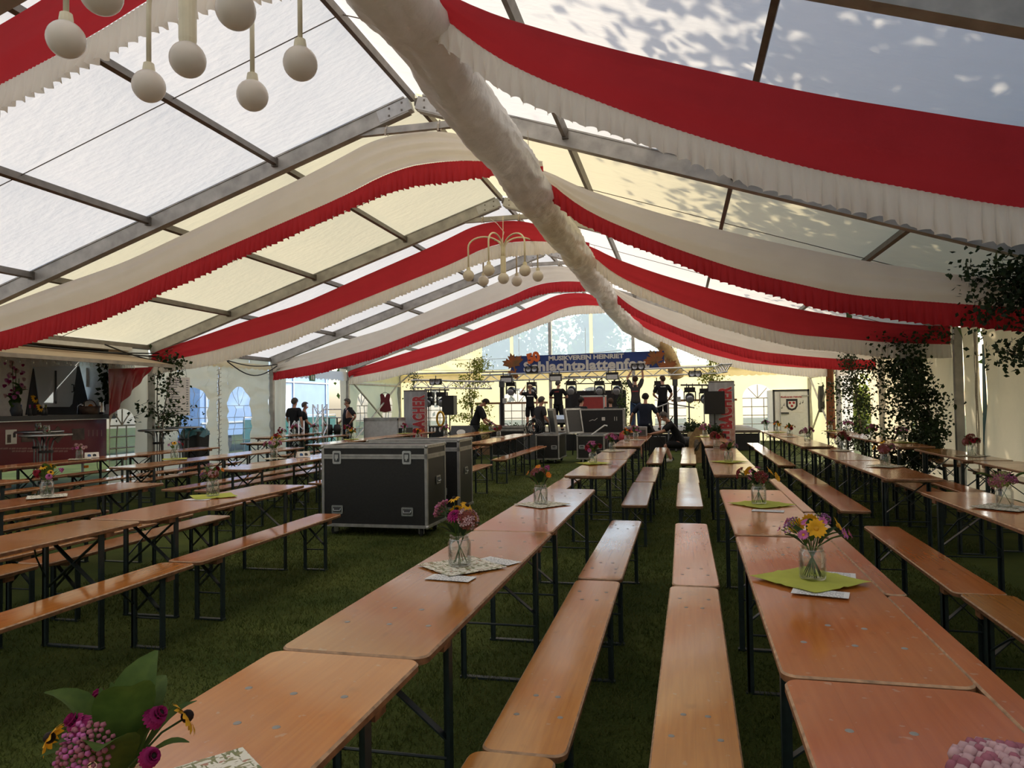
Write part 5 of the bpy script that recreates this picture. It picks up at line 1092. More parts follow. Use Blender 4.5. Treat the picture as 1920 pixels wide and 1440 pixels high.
# ------------------------------------------------------------------ blue festival banner
Mt('banner_blue', (.012, .040, .19), rough=.55, var=.12, vs=3); Mt('banner_white', (.62, .60, .55), rough=.6); Mt('banner_orange', (.72, .14, .025), rough=.6); Mt('maple', (.40, .10, .02), rough=.6, col2=(.10, .09, .03), vs=3.0)
yb = 25.2; BL, BR, TL, TR = aty(958, 701, yb), aty(1246, 692, yb), aty(958, 667, yb), aty(1246, 659, yb)
t = thing('festival_banner', 'long blue banner with white festival lettering above the stage', 'banner', (BL.x, yb, BL.z))
e = BR - BL; W = e.length; Hh = (TL.z - BL.z + TR.z - BR.z) / 2; tilt = math.atan2(e.z, e.x); BM = Matrix.Rotation(-tilt, 4, 'Y')
def bput(o): o.rotation_euler = (0, -tilt, 0); return o
bput(MB().box((W / 2, 0, Hh / 2), (W, .02, Hh)).build('cloth', M_['banner_blue'], t))
bput(text_mesh('lettering', 'MUSIKVEREIN HEINRIET', Hh * .34, 'banner_white', t, T4(W * .50, -.016, Hh * .79) @ UPR, .003, .009, fitw=W * .49))
bput(text_mesh('lettering', 'Schlachtplattenfest', Hh * .74, 'banner_white', t, T4(W * .495, -.016, Hh * .34) @ UPR, .003, .020, fitw=W * .82, space=1.06))
bput(text_mesh('lettering', '50', Hh * .72, 'banner_orange', t, T4(W * .155, -.03, Hh * .86) @ UPR @ Matrix.Rotation(.25, 4, 'Z'), .004, .03))
def maple(cx, cz, s, rot, k):
    half = [(0, 1), (.13, .70), (.30, .80), (.24, .42), (.46, .62), (.54, .47), (.88, .52), (.74, .30), (.92, .14), (.46, -.12), (.52, -.28), (.07, -.20), (.05, -.72)]
    out = half + [(-x, y) for x, y in reversed(half[1:])]; cr, sr = math.cos(rot), math.sin(rot)
    poly = [(cx + s * (x * cr - y * sr), cz + s * (x * sr + y * cr)) for x, y in out]
    n = len(poly); m = MB(); vs = [(cx, -.03, cz)] + [(x, -.022 - .006 * (i % 2), z) for i, (x, z) in enumerate(poly)] + [(x, -.012, z) for x, z in poly]
    m.add(vs, [(0, 1 + (i + 1) % n, 1 + i) for i in range(n)] + [(1 + i, 1 + (i + 1) % n, 1 + n + (i + 1) % n, 1 + n + i) for i in range(n)]); bput(m.build('maple_leaf', M_['maple'], t))
maple(.10, Hh * .55, .42, .25, 0); maple(W - .28, Hh * .5, .42, .5, 1); maple(W + .12, Hh * .12, .34, .1, 2); maple(.12, Hh * .02, .26, 2.6, 3)
for x in (.3, W * .5, W - .3): bput(MB().tube([(x, .02, Hh), (x, .06, Hh + .9)], .006, 5).build('hanging_cord', M_['rope'], t))
# ------------------------------------------------------------------ stage platform with rail and screen
Mt('deck', (.10, .075, .055), rough=.6, var=.3, vs=6); ZS = .62
t = thing('stage_platform', 'low dark stage platform of wooden deck panels under the band', 'stage', (-2.6, 26.2, 0))
for i in range(5):
    for j in range(2): MB().box((-4.0 + 2.0 * i, -1.35 + 2.7 * j, ZS - .04), (1.985, 2.685, .08)).build('deck_panel', M_['deck'], t)
for i in range(6):
    for j in range(3): MB().tube([(-4.95 + 1.98 * i, -2.6 + 2.6 * j, 0), (-4.95 + 1.98 * i, -2.6 + 2.6 * j, ZS - .08)], .03, 8).build('support_leg', M_['galv'], t)
MB().box((0, -2.69, (ZS - .08) / 2), (9.9, .02, ZS - .1)).build('skirt', M_['black'], t)
t = thing('stage_rail', 'brown wooden rail with grey posts behind the waving woman', 'railing', (-6.6, 28.7, ZS)); MB().box((0, 0, .95), (3.0, .06, .08)).build('handrail', mat('rail_wood', (.25, .13, .06), rough=.6, var=.2, vs=10), t)
for i in range(4): MB().tube([(-1.4 + i * .93, 0, -ZS), (-1.4 + i * .93, 0, .93)], .022, 8).build('rail_post', M_['grey'], t)
t = thing('stage_rail', 'brown wooden rail with grey posts nearest the white trailer door', 'railing', (.9, 28.7, ZS)); MB().box((0, 0, .95), (2.4, .06, .08)).build('handrail', bpy.data.materials['rail_wood'], t)
for i in range(3): MB().tube([(-1.1 + i * 1.1, 0, -ZS), (-1.1 + i * 1.1, 0, .93)], .022, 8).build('rail_post', M_['grey'], t)
t = thing('stage_rail', 'bent silver handrail in front of the man with folded arms', 'railing', (-.35, 23.45, 0)); MB().tube([(-.55, 0, 1.28), (0, 0, 1.48), (.8, 0, 1.33)], .022, 8).build('handrail', M_['galv'], t); MB().tube([(0, 0, .0), (0, 0, 1.52)], .03, 8).build('rail_post', M_['galv'], t)
a = aty(1060, 734, 27.8); b = aty(1174, 792, 27.8)
t = thing('stage_screen', 'black cloth covered screen at the back of the stage', 'screen', ((a.x + b.x) / 2, 27.8, 0)); MB().grid(lambda u, v: ((u - .5) * (b.x - a.x), .02 * math.sin(u * 40), ZS + (a.z - ZS) * v), 40, 6).build('cloth', M_['black'], t, True); MB().tube([((a.x - b.x) / 2, .03, a.z), ((b.x - a.x) / 2, .03, a.z)], .02, 8).build('top_bar', M_['dark_grey'], t)
for s in (-1, 1): MB().tube([(s * (b.x - a.x) / 2, .03, ZS), (s * (b.x - a.x) / 2, .03, a.z)], .02, 8).build('side_bar', M_['dark_grey'], t)
# ------------------------------------------------------------------ cases and gear before the stage
def case_px(u0, v0, u1, v1, y, D, label, zb=0.0, **k):
    a = aty(u0, v0, y); b = aty(u1, v1, y); return flight_case(((a.x + b.x) / 2, y + D / 2, zb), 0, b.x - a.x, D, a.z - zb, label, group='flight cases before the stage', **k)
case_px(1004, 815, 1049, 865, 18.4, 1.15, 'black flight case with two handles below the grey-shirted man', lidon=False, handles=((0, -.17, .42), (0, .17, .42)))
case_px(1081, 816, 1134, 862, 18.5, .9, 'open black flight case with a handle below the open lids', lidon=False, handles=((0, -.22, .42), (0, .2, .42)))
Mt('red_panel', (.42, .055, .05), rough=.45, var=.08, vs=8)
case_px(1088, 742, 1134, 772, 25.6, .7, 'red flight case with bright edges standing on the stage', zb=ZS, wheels=False, panel='red_panel', edge='truss_alu', lidon=False, e=.05)
t = case_px(1086, 767, 1171, 815, 20.6, .5, 'long black flight case lid standing on its edge with chalk marks', zb=.66, wheels=False, lidon=False, e=.04)
MB().box((0, 0, .33), (1.26, .5, .66)).build('lower_case', M_['black'], t)
text_mesh('number_tag', '14', .07, 'ink', t, T4(.05, -.262, .42) @ UPR, .002); MB().box((.05, -.257, .42), (.09, .006, .09)).build('tag_plate', M_['paper'], t)
for x in (.36, .42): MB().box((x, -.257, .42), (.012, .006, .11)).build('chalk_mark', M_['paper'], t)
MB().tube([(-.35, -.257, .36), (-.25, -.257, .40), (-.2, -.257, .38), (-.12, -.257, .44)], .006, 4).build('chalk_scribble', M_['paper'], t)
def lidboard(x, y, z, w, h, lean, yaw, label):
    t = thing('case_lid', label, 'case lid', (x, y, z), yaw, 'open case lids'); R = Matrix.Rotation(lean, 3, 'X')
    def bx(c, d, mt, nm): MB().box(R @ Vector(c), d, R=R).build(nm, M_[mt], t)
    bx((0, 0, h / 2), (w, .05, h), 'black_panel', 'panel')
    for s in (-1, 1): bx((s * (w / 2 - .02), -.006, h / 2), (.05, .065, h), 'case_alu', 'edge_profile')
    bx((0, -.006, h - .02), (w, .065, .05), 'case_alu', 'edge_profile'); bx((0, -.006, .02), (w, .065, .05), 'case_alu', 'edge_profile')
p = aty(1040, 815, 18.9); lidboard(p.x, 18.9, .74, .62, .66, .12, -1.15, 'black case lid leaning upright, first of the two open lids')
p = aty(1078, 815, 18.9); lidboard(p.x, 18.95, .74, .62, .66, -.16, 1.0, 'black case lid leaning upright, second of the two open lids')
MB().tube([(0, 0, 0), (.35, .05, .25), (.42, .02, .24)], .02, 6).build('boom_arm', M_['white'], tag(ob('light_boom', None, None, aty(1108, 816, 18.9)), 'white angled boom arm sticking out of the open case', 'boom arm'))
case_px(682, 784, 747, 822, 21.2, .6, 'grey metal flight case below the burgundy vest', wheels=False, panel='light_grey', edge='case_alu', lid=.06)
MB().box((0, 0, .42), (.42, .5, .84)).build('cabinet', M_['black'], tag(ob('black_speaker_box', None, None, (aty(752, 800, 21.3).x, 21.5, 0)), 'plain black box beside the grey metal flight case', 'speaker box'))
case_px(918, 800, 985, 835, 21.0, .6, 'low dark flight case with a silver lid edge behind the tables', wheels=False, lid=.1, e=.04)
p = aty(908, 800, 22.0)
t = thing('wedge_monitor', 'dark slanted stage monitor with a pale oval mark', 'monitor speaker', (aty(868, 812, 20.5).x, 20.5, .55)); m = MB(); m.prism([(-.25, 0), (.30, 0), (.22, .22), (-.12, .38)], lambda q: (-.32, q[0], q[1]), lambda q: (.32, q[0], q[1])); m.build('cabinet', M_['dark_grey'], t); MB().prism([(.13 * math.cos(2 * PI * i / 20), .08 * math.sin(2 * PI * i / 20)) for i in range(20)], lambda q: (q[0], -.205 + q[1] * .33, .19 + q[1]), lambda q: (q[0], -.19 + q[1] * .33, .19 + q[1])).build('oval_mark', M_['paper'], t)
MB().box((0, .0, -.275), (.64, .55, .55)).build('support_box', M_['black'], t)
t = thing('crate', 'black crate with pale figures printed on it', 'crate', (aty(818, 815, 20.9).x, 21.1, 0)); MB().box((0, 0, .45), (.44, .4, .9)).build('body', M_['black'], t)
for x in (-.14, -.04, .12): MB().ball((x, -.205, .80), .035, 8, 6, sc=(1, .2, 2)).build('printed_figure', M_['paper'], t)
Mt('gold', (.52, .30, .03), rough=.25, metal=.5); t = thing('golden_number', 'golden zero standing on the black crate', 'number', (aty(826, 790, 21.1).x, 21.1, .9)); MB().tube([(.11 * math.cos(2 * PI * i / 24), 0, .22 + .21 * math.sin(2 * PI * i / 24)) for i in range(25)], .035, 8, cap=False).build('ring', M_['gold'], t, True); MB().box((0, 0, .01), (.16, .1, .02)).build('foot', M_['gold'], t)
def bush(p, r, mt, label, seed, pot='hose'):
    t = thing('potted_plant', label, 'potted plant', p, 0, 'potted plants by the stage'); q = random.Random(seed); MB().lathe([(0, 0), (r * .55, 0), (r * .7, r * .9), (0, r * .9)], 14).build('pot', M_[pot], t, True)
    leaf_cloud([Vector((q.gauss(0, r * .45), q.gauss(0, r * .4), r * 1.35 + q.gauss(0, r * .35))) for _ in range(500)], .07, mt, 'foliage', t, seed)
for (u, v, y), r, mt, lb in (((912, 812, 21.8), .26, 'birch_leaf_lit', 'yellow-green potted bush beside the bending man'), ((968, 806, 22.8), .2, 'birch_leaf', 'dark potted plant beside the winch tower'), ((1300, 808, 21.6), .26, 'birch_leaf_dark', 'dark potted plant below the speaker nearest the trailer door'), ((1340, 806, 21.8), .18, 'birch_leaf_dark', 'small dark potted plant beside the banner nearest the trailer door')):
    p = aty(u, v, y); bush((p.x, y, max(0, p.z - .25)), r, mt, lb, int(u)); 
    if p.z - .25 > .02: tag(MB().box((0, 0, (p.z - .25) / 2), (.5, .4, p.z - .25)).build('wooden_box', M_['edge_wood'], None, False, (p.x, y, 0)), 'plain wooden box under the ' + lb, 'box')
Mt('red_plastic', (.42, .03, .04), rough=.5, var=.1, vs=8)
for (u, v, y), lb in (((948, 803, 22.9), 'red rounded drum bag at the stage edge near the winch tower'), ((1178, 812, 20.4), 'red rounded drum bag behind the table jars')):
    p = aty(u, v, y); t = thing('drum_bag', lb, 'drum bag', (p.x, y, max(0, p.z - .22))); MB().lathe([(0, 0), (.24, 0), (.26, .08), (.24, .22), (.12, .30), (0, .31)], 18).build('shell', M_['red_plastic'], t, True); MB().tube([(-.1, 0, .29), (-.05, 0, .36), (.05, 0, .36), (.1, 0, .29)], .015, 6).build('strap', M_['black'], t); MB().box((0, 0, -max(0, p.z - .22) / 2), (.5, .4, max(.01, p.z - .22))).build('support_box', M_['black'], t)
# mixer box on a far table, stool, keyboard stand, wooden display
p = atz(1181, 818, TZ); t = thing('mixing_rack', 'flat grey equipment box on the table near the stage', 'equipment', (p.x + .12, p.y + .2, TZ + .004)); MB().box((0, 0, .10), (.50, .40, .20)).build('case', M_['grey'], t); MB().box((0, -.205, .08), (.46, .012, .12)).build('front', M_['dark_grey'], t); MB().tube([(-.1, -.21, .08), (-.1, -.24, .08), (.1, -.24, .08), (.1, -.21, .08)], .008, 6).build('grip', M_['galv'], t)
p = atz(1280, 858, 0); t = thing('round_stool', 'black padded round stool beside the crouching man', 'stool', (p.x + .15, p.y, 0)); MB().lathe([(0, .30), (.24, .30), (.27, .36), (.27, .50), (.22, .56), (0, .57)], 20).build('cushion', M_['black'], t, True)
for k in range(3): MB().tube([(0, 0, .32), (.25 * math.cos(k * 2.1), .25 * math.sin(k * 2.1), .0)], .018, 6).build('leg', M_['black'], t)
p = aty(1240, 800, 19.6); t = thing('keyboard_stand', 'black folding stand being set up by two men', 'stand', (p.x, 19.6, 0))
for s in (-1, 1): MB().beam((-.35, s * .12, .15), (.30, s * .12, 1.15), .05, .03).build('arm', M_['black'], t); MB().beam((.30, s * .15, .02), (-.30, s * .15, .95), .05, .03).build('arm', M_['black'], t)
MB().tube([(-.3, -.2, .95), (-.3, .2, .95)], .02, 6).build('cross_bar', M_['galv'], t); MB().box((-.1, 0, .35), (.4, .3, .55)).build('stand_bag', M_['black'], t)
Mt('straw', (.32, .20, .09), rough=.8, var=.25, vs=12); p = aty(1310, 838, 18.9); t = thing('wooden_display', 'brown wooden display panel with leaf cut-out behind the stool', 'display', (p.x, 18.9, 0))
MB().prism([(-.28, 0), (.30, 0), (.34, .5), (.18, .85), (-.05, .88), (-.22, .62)], lambda q: (q[0], -.03, q[1]), lambda q: (q[0], .03, q[1])).build('panel', M_['straw'], t); MB().beam((-.25, -.045, .1), (.2, -.045, .75), .05, .02).build('strap', M_['black'], t); MB().ball((-.05, -.04, .45), .11, 8, 6, sc=(.6, .2, 1.3)).build('leaf_shape', M_['bark'], t)
# cable tangle in front of the grey-shirted man
q = random.Random(4); p = aty(1010, 800, 20.0); t = thing('cable_coil', 'tangled black cables on a drum beside the grey-shirted man', 'cables', (p.x - .12, 20.0, 0)); MB().box((0, 0, .35), (.5, .4, .7)).build('crate', M_['dark_grey'], t)
for k in range(7):
    an = q.uniform(0, 3); MB().tube([(.24 * math.cos(2 * PI * i / 16) * math.cos(an) + q.uniform(-.02, .02), .24 * math.cos(2 * PI * i / 16) * math.sin(an), .82 + .2 * math.sin(2 * PI * i / 16) + .02 * k) for i in range(17)], .014, 5, cap=False).build('cable_loop', M_['cable'], t)
t = thing('keyboard', 'slanted black keyboard with a pale sheet before the stage', 'keyboard', (aty(1052, 800, 21.4).x, 21.4, 0)); R = Matrix.Rotation(.5, 3, 'X'); MB().box((0, 0, 1.02), (.95, .36, .07), R=R).build('body', M_['black'], t); MB().box((0, .1, 1.12), (.7, .25, .006), R=R).build('sheet', mat('sheet_blue', (.45, .55, .70), rough=.6), t)
for s in (-1, 1): MB().tube([(s * .4, .1, 1.0), (s * .3, .2, 0)], .02, 6).build('leg', M_['black'], t)
# white trailer door with crest at the back wall
t = thing('trailer_door', 'white box trailer door with red dotted crest at the back wall', 'trailer door', (aty(1484, 790, 27.6).x, 27.6, 0)); a = aty(1450, 731, 27.6); b = aty(1518, 731, 27.6); w = b.x - a.x; h = a.z
MB().box((0, .9, h / 2 + .1), (w, 1.8, h - .2)).build('trailer_box', M_['white'], t); MB().box((0, -.02, h / 2 + .1), (w * .93, .05, h - .32)).build('door_leaf', M_['white'], t)
for s in (-1, 1): MB().box((s * w * .48, -.02, h / 2 + .1), (w * .05, .07, h - .2)).build('frame_post', M_['dark_grey'], t)
MB().box((0, -.02, h - .03), (w, .07, .07)).build('frame_head', M_['dark_grey'], t); MB().tube([(-w * .30, -.07, .35), (-w * .30, -.07, h - .1)], .012, 6).build('lock_rod', M_['galv'], t); MB().box((-w * .18, -.07, h * .56), (.26, .03, .06)).build('latch_bar', M_['dark_grey'], t); MB().box((w * .38, -.06, h * .88), (.24, .02, .05)).build('hinge', M_['galv'], t)
MB().box((.0, -.047, h * .74), (w * .72, .006, h * .34)).build('sign_sheet', M_['paper'], t)
cx, cz = .02, h * .72; MB().prism([(-.19, .2), (.19, .2), (.19, -.06), (.13, -.17), (0, -.22), (-.13, -.17), (-.19, -.06)], lambda q: (cx + q[0], -.056, cz + q[1]), lambda q: (cx + q[0], -.05, cz + q[1])).build('crest', M_['ink'], t); MB().prism([(-.13, .12), (.13, .12), (.13, -.04), (.09, -.11), (0, -.15), (-.09, -.11), (-.13, -.04)], lambda q: (cx + q[0], -.060, cz + q[1]), lambda q: (cx + q[0], -.055, cz + q[1])).build('crest_field', M_['paper'], t)
for x, z in ((-.065, .06), (.065, .06), (0, -.05)): MB().ball((cx + x, -.062, cz + z), .045, 12, 8, sc=(1, .15, 1)).build('red_dot', M_['letter_red'], t, True)
text_mesh('lettering', 'Musikverein Heinriet', .085, 'letter_red', t, T4(0, -.054, cz + .27) @ UPR, .002, .003)
for x, z in ((-.34, -.12), (-.27, -.02), (.27, .02), (.36, .06)): MB().ball((cx + x, -.055, cz + z), .022, 6, 5, sc=(1, .2, .8)).tube([(cx + x + .018, -.055, cz + z), (cx + x + .02, -.055, cz + z + .08)], .005, 4).build('music_note', M_['ink'], t)
# garments
Mt('vest_red', (.13, .008, .016), rough=.7, var=.2, vs=20); p = atx(722, 745, XL + .16)
t = thing('burgundy_vest', 'sleeveless burgundy vest on a hanger at the wall rail', 'vest', (p.x, p.y, p.z), .5)
MB().prism([(-.20, .10), (-.12, .16), (-.05, .10), (0, -.02), (.05, .10), (.12, .16), (.20, .10), (.17, -.12), (.24, -.55), (0, -.60), (-.24, -.55), (-.17, -.12)], lambda q: (q[0], -.05, q[1]), lambda q: (q[0], .05, q[1])).build('vest_body', M_['vest_red'], t); MB().tube([(-.18, 0, .12), (0, 0, .2), (.18, 0, .12)], .012, 6).build('hanger', M_['dark_grey'], t); MB().tube([(0, 0, .2), (0, 0, 2.40 - p.z), (.04, 0, 2.43 - p.z)], .006, 5).build('hanger_hook', M_['galv'], t)
p = atx(1540, 740, XR - .12); t = thing('hanging_jacket', 'black jacket hanging at the side wall near the trailer door', 'jacket', (XR - .12, p.y, p.z)); MB().prism([(-.10, .28), (.06, .30), (.18, .05), (.22, -.45), (0, -.60), (-.24, -.42), (-.2, 0)], lambda q: (-.08, q[0], q[1]), lambda q: (.06, q[0], q[1])).build('jacket_body', M_['black'], t); MB().tube([(0, 0, .28), (0, 0, 2.40 - p.z), (.1, 0, 2.42 - p.z)], .006, 5).build('hook', M_['galv'], t)
p = atx(1552, 740, 4.5); Mt('brown_cloth', (.20, .07, .02), rough=.8, var=.2, vs=4, transl=.3); t = thing('brown_curtain', 'brown hanging curtain strip beside the black jacket', 'curtain', (4.5, p.y - .4, 0)); MB().grid(lambda u, v: (.06 * math.sin(u * 18), (u - .5) * .7 * (1.3 - .5 * v), .35 + 2.3 * v), 24, 8).build('cloth', M_['brown_cloth'], t, True); MB().tube([(0, -.4, 2.65), (0, .4, 2.65)], .015, 6).build('rod', M_['alu'], t)
# exit sign over the side exit, fixtures rack near it
Mt('exit_green', (.01, .16, .07), rough=.4); p = atx(588, 708, -11.35); t = thing('exit_sign', 'small green emergency exit sign over the side exit', 'sign', (-11.4, p.y, p.z)); MB().box((0, 0, 0), (.03, .34, .22)).build('panel', M_['exit_green'], t); MB().box((.018, -.06, 0), (.006, .05, .14)).build('pictogram', M_['white'], t); MB().box((.018, .06, 0), (.006, .07, .14)).build('pictogram', M_['white'], t); MB().tube([(0, 0, .11), (-.05, 0, 2.78 - p.z), (-.2, 0, 2.8 - p.z)], .006, 5).build('hanger', M_['galv'], t)
t = thing('light_rack', 'silver rack with two hanging black stage lights near the exit', 'rack', (aty(624, 790, 20.3).x, 20.3, 0))
for x in (-.3, .3): MB().tube([(x, 0, 0), (x, 0, 1.45)], .02, 6).build('upright', M_['galv'], t)
for z in (1.2, 1.45): MB().tube([(-.3, 0, z), (.3, 0, z)], .018, 6).build('cross_bar', M_['galv'], t)
for x in (-.12, .14): MB().lathe([(0, -.18), (.09, -.16), (.12, 0), (.09, .14), (0, .16)], 12, (x, 0, .85)).tube([(x, 0, .98), (x, 0, 1.2)], .02, 6).build('hanging_light', M_['black'], t, True)
# ------------------------------------------------------------------ bar trailer
Mt('burgundy', (.17, .010, .022), rough=.32, var=.08, vs=2, coat=.3); Mt('anthracite', (.035, .037, .042), rough=.45, var=.1, vs=5); Mt('hatch_white', (.62, .68, .72), rough=.3, var=.03, vs=2); Mt('flap', (.34, .23, .15), rough=.6, col2=(.42, .32, .22), vs=2); Mt('print_dark', (.05, .035, .03), rough=.5, col2=(.16, .10, .07), vs=9); Mt('print_line', (.32, .16, .15), rough=.5); Mt('red_pvc', (.30, .012, .02), rough=.25, var=.1, vs=3, transl=.25, tcol=(.5, .02, .03), spec=.6)
TX = -12.0
t = thing('bar_trailer', 'burgundy bar trailer with open hatch and dark counter', 'bar trailer', (TX, 10.6, 0)); Y0, Y1 = -3.0, 2.83
MB().box((-.9, (Y0 + Y1) / 2, .90), (1.8, Y1 - Y0, .92)).build('lower_body', M_['burgundy'], t)
MB().box((.02, (Y0 + Y1) / 2, 1.405), (.42, Y1 - Y0 + .1, .09)).build('counter', M_['anthracite'], t); MB().box((.21, (Y0 + Y1) / 2, 1.36), (.02, Y1 - Y0, .03)).build('counter_edge', M_['galv'], t)
MB().box((-.72, (Y0 + Y1) / 2, 2.1), (.05, Y1 - Y0, 1.4)).build('back_wall', M_['white'], t); MB().box((-.85, Y1 + .25, 2.1), (1.75, .06, 1.4)).build('end_wall', M_['white'], t); MB().box((-.65, (Y0 + Y1) / 2, 2.84), (2.25, Y1 - Y0 + .4, .08)).build('roof', M_['white'], t)  # roof front extended to block direct sun from reaching the hatch
def wall_poly(pts, d, mt, nm): MB().prism(pts, lambda q: (-.68 + d, q[0], q[1]), lambda q: (-.695, q[0], q[1])).build(nm, M_[mt], t)
def wp(u, v): p = atx(u, v, TX - .66); return (p.y - 10.6, p.z)
wall_poly([wp(50, 778), wp(64, 691), wp(150, 687), wp(172, 778)], .01, 'anthracite', 'hatch_surround'); 
hp_ = [wp(64, 688), wp(73, 755), wp(77, 763), wp(130, 763), wp(135, 757), wp(144, 686)]; wall_poly(hp_, .03, 'hatch_white', 'hatch')
a, b = wp(103, 695), wp(103, 757); MB().beam((-.64, a[0], a[1]), (-.64, b[0], b[1]), .03, .03).build('hatch_rod', M_['dark_grey'], t); a = wp(134, 728); MB().tube([(-.65, a[0], a[1] + .08), (-.60, a[0], a[1] + .07), (-.60, a[0], a[1] - .07), (-.65, a[0], a[1] - .08)], .012, 6).build('hatch_handle', M_['black'], t)
a = wp(174, 708); MB().box((-.68, a[0], a[1]), (.01, .34, .42)).build('notice_sheet', M_['paper'], t)
for k in range(3): MB().box((-.673, a[0], a[1] + .1 - .1 * k), (.004, .2 - .04 * k, .022)).build('notice_line', M_['ink'], t)
m = MB(); m.prism([(.0, 2.80), (.0, 2.74), (1.55, 2.42), (1.58, 2.47)], lambda q: (q[0], Y0, q[1]), lambda q: (q[0], Y1 + .1, q[1])); m.build('roof_flap', M_['flap'], t); MB().box((1.57, (Y0 + Y1) / 2, 2.44), (.05, Y1 - Y0 + .2, .07)).build('flap_edge', M_['alu'], t)
def fp(u, v): p = atx(u, v, TX + .0); return (p.y - 10.6, p.z)
def pic(u0, v0, u1, v1, mt, nm, d=.006): a, b = fp(u0, v0), fp(u1, v1); MB().box((.002, (a[0] + b[0]) / 2, (a[1] + b[1]) / 2), (d, abs(b[0] - a[0]), abs(a[1] - b[1]))).build(nm, M_[mt], t)
pic(10, 806, 31, 832, 'paper', 'printed_picture'); pic(13, 815, 20, 830, 'print_dark', 'printed_figure', .012); pic(24, 812, 29, 820, 'ink', 'printed_figure', .012); pic(135, 804, 158, 824, 'print_dark', 'printed_picture'); pic(40, 815, 60, 828, 'print_dark', 'printed_picture')
a = fp(108, 815); MB().prism([(-.17, 0), (0, -.17), (.17, 0), (0, .17)], lambda q: (.008, a[0] + q[0], a[1] + q[1]), lambda q: (0, a[0] + q[0], a[1] + q[1])).build('printed_diamond', M_['print_dark'], t)
q = random.Random(8)
for v_, u0, u1 in ((841, 0, 135), (846, 22, 122)):
    u = u0
    while u < u1: du = q.uniform(4, 11); pic(u, v_ - 1.2, u + du * .86, v_ + 1.2, 'print_line', 'printed_word', .004); u += du
pic(158, 873, 165, 877, 'pet_orange', 'marker_light', .03)
for k in range(4): pic(165 + k * 8, 818, 167 + k * 8, 806, 'print_line', 'printed_stroke', .004)
for y in (-1.2, -.3): MB().lathe([(0, -.1), (.28, -.1), (.32, -.06), (.32, .06), (.28, .1), (0, .1)], 18, (-.35, y, .32), R=Matrix.Rotation(PI / 2, 3, 'Y')).build('wheel', M_['rubber'], t, True)
MB().tube([(-.3, 2.5, .45), (-.3, 2.5, 0)], .03, 8).build('prop_stand', M_['galv'], t)
# wine glasses hanging below the flap
gl = MB().lathe([(0, .0), (.032, .0), (.004, -.008), (.004, -.075), (.03, -.095), (.036, -.13), (.030, -.165)], 10).mesh('wine_glass', M_['glass'], True)
for i in range(30):
    o = ob('wine_glass', gl, None, (TX + .95 - .22 * (i % 2), 9.3 + i * .135, 2.535 + .045 * (i % 2))); tag(o, 'clear wine glass hanging upside down below the trailer flap', 'wine glass', 'wine glasses below the trailer flap')
for k in range(2):
    o = MB().tube([(TX + .95 - .22 * k, 8.9, 2.545 + .045 * k), (TX + .95 - .22 * k, 13.4, 2.545 + .045 * k)], .008, 6).build('glass_rail', M_['galv'], t, loc=(-TX, -10.6, 0))
# things on the counter
def on_counter(u, v): p = atx(u, v, TX - .05); return Vector((TX - .05, p.y, 1.45))
for u, mt, lb in ((56, 'pet_pink', 'pink'), (65, 'pet_magenta', 'magenta'), (81, 'white', 'white'), (86, 'pet_green', 'green'), (39, 'logo_blue', 'blue')):
    p = on_counter(u, 783); b_ = thing('bottle', 'slim bottle with %s cap on the trailer counter' % lb, 'bottle', p); MB().lathe([(0, 0), (.032, 0), (.034, .10), (.014, .15), (.013, .17)], 12).build('glass_body', M_['dark_grey'], b_, True); MB().lathe([(.0165, .13), (.0165, .21), (0, .21)], 10).build('cap', M_[mt], b_, True)
p = on_counter(30, 783); b_ = thing('flower_vase', 'dark vase with tall pink gladioli and sunflowers on the trailer counter', 'flower vase', p); MB().lathe([(0, 0), (.07, 0), (.10, .1), (.07, .22), (.075, .25)], 16).build('vase', M_['dark_grey'], b_, True); q = random.Random(2)
for i in range(26): o = ob('flower', FL[('pinkc', 'palec', 'magc')[i % 3]], b_, (q.gauss(-.02, .05), q.gauss(-.05, .10), .35 + i * .026)); o.rotation_euler = (q.uniform(-1, 1), 1.2, q.uniform(-1, 1)); s = q.uniform(1.2, 1.9); o.scale = (s, s, s)
for dy, z in ((.30, .32), (.42, .15)): o = ob('flower', FL['rud'], b_, (.12, dy, z)); o.rotation_euler = (0, 1.2, .2); o.scale = (2.6,) * 3
for i in range(16): o = ob('leaf', LF['b'], b_, (.02, q.uniform(-.1, .1), q.uniform(.15, .5))); o.rotation_euler = (q.uniform(.1, .8), 0, q.uniform(0, 6.28)); o.scale = (1.5,) * 3
for i in range(3): MB().tube([(0, -.05 + .05 * i, .15), (0, -.08 + .07 * i, 1.0 - .15 * i)], .006, 5).build('stem', M_['stem'], b_)
p = on_counter(169, 786); o = MB().box((0, 0, .14), (.02, .26, .28)).build('card', M_['paper'], None, False, p); tag(o, 'white card with an orange fruit picture on the trailer counter', 'card'); MB().ball((.012, 0, .15), .075, 12, 8, sc=(.1, 1, .85)).build('fruit_picture', M_['pet_orange'], o, True)
p = on_counter(160, 787); b_ = thing('wicker_basket', 'dark wicker basket on the trailer counter', 'basket', p + Vector((.1, 0, 0))); MB().lathe([(0, 0), (.17, 0), (.21, .17), (.19, .17), (.16, .02), (0, .02)], 18).build('basket_body', M_['print_dark'], b_, True); MB().tube([(0, .18 * math.cos(PI * i / 10), .16 + .14 * math.sin(PI * i / 10)) for i in range(11)], .01, 6).build('basket_handle', M_['print_dark'], b_)
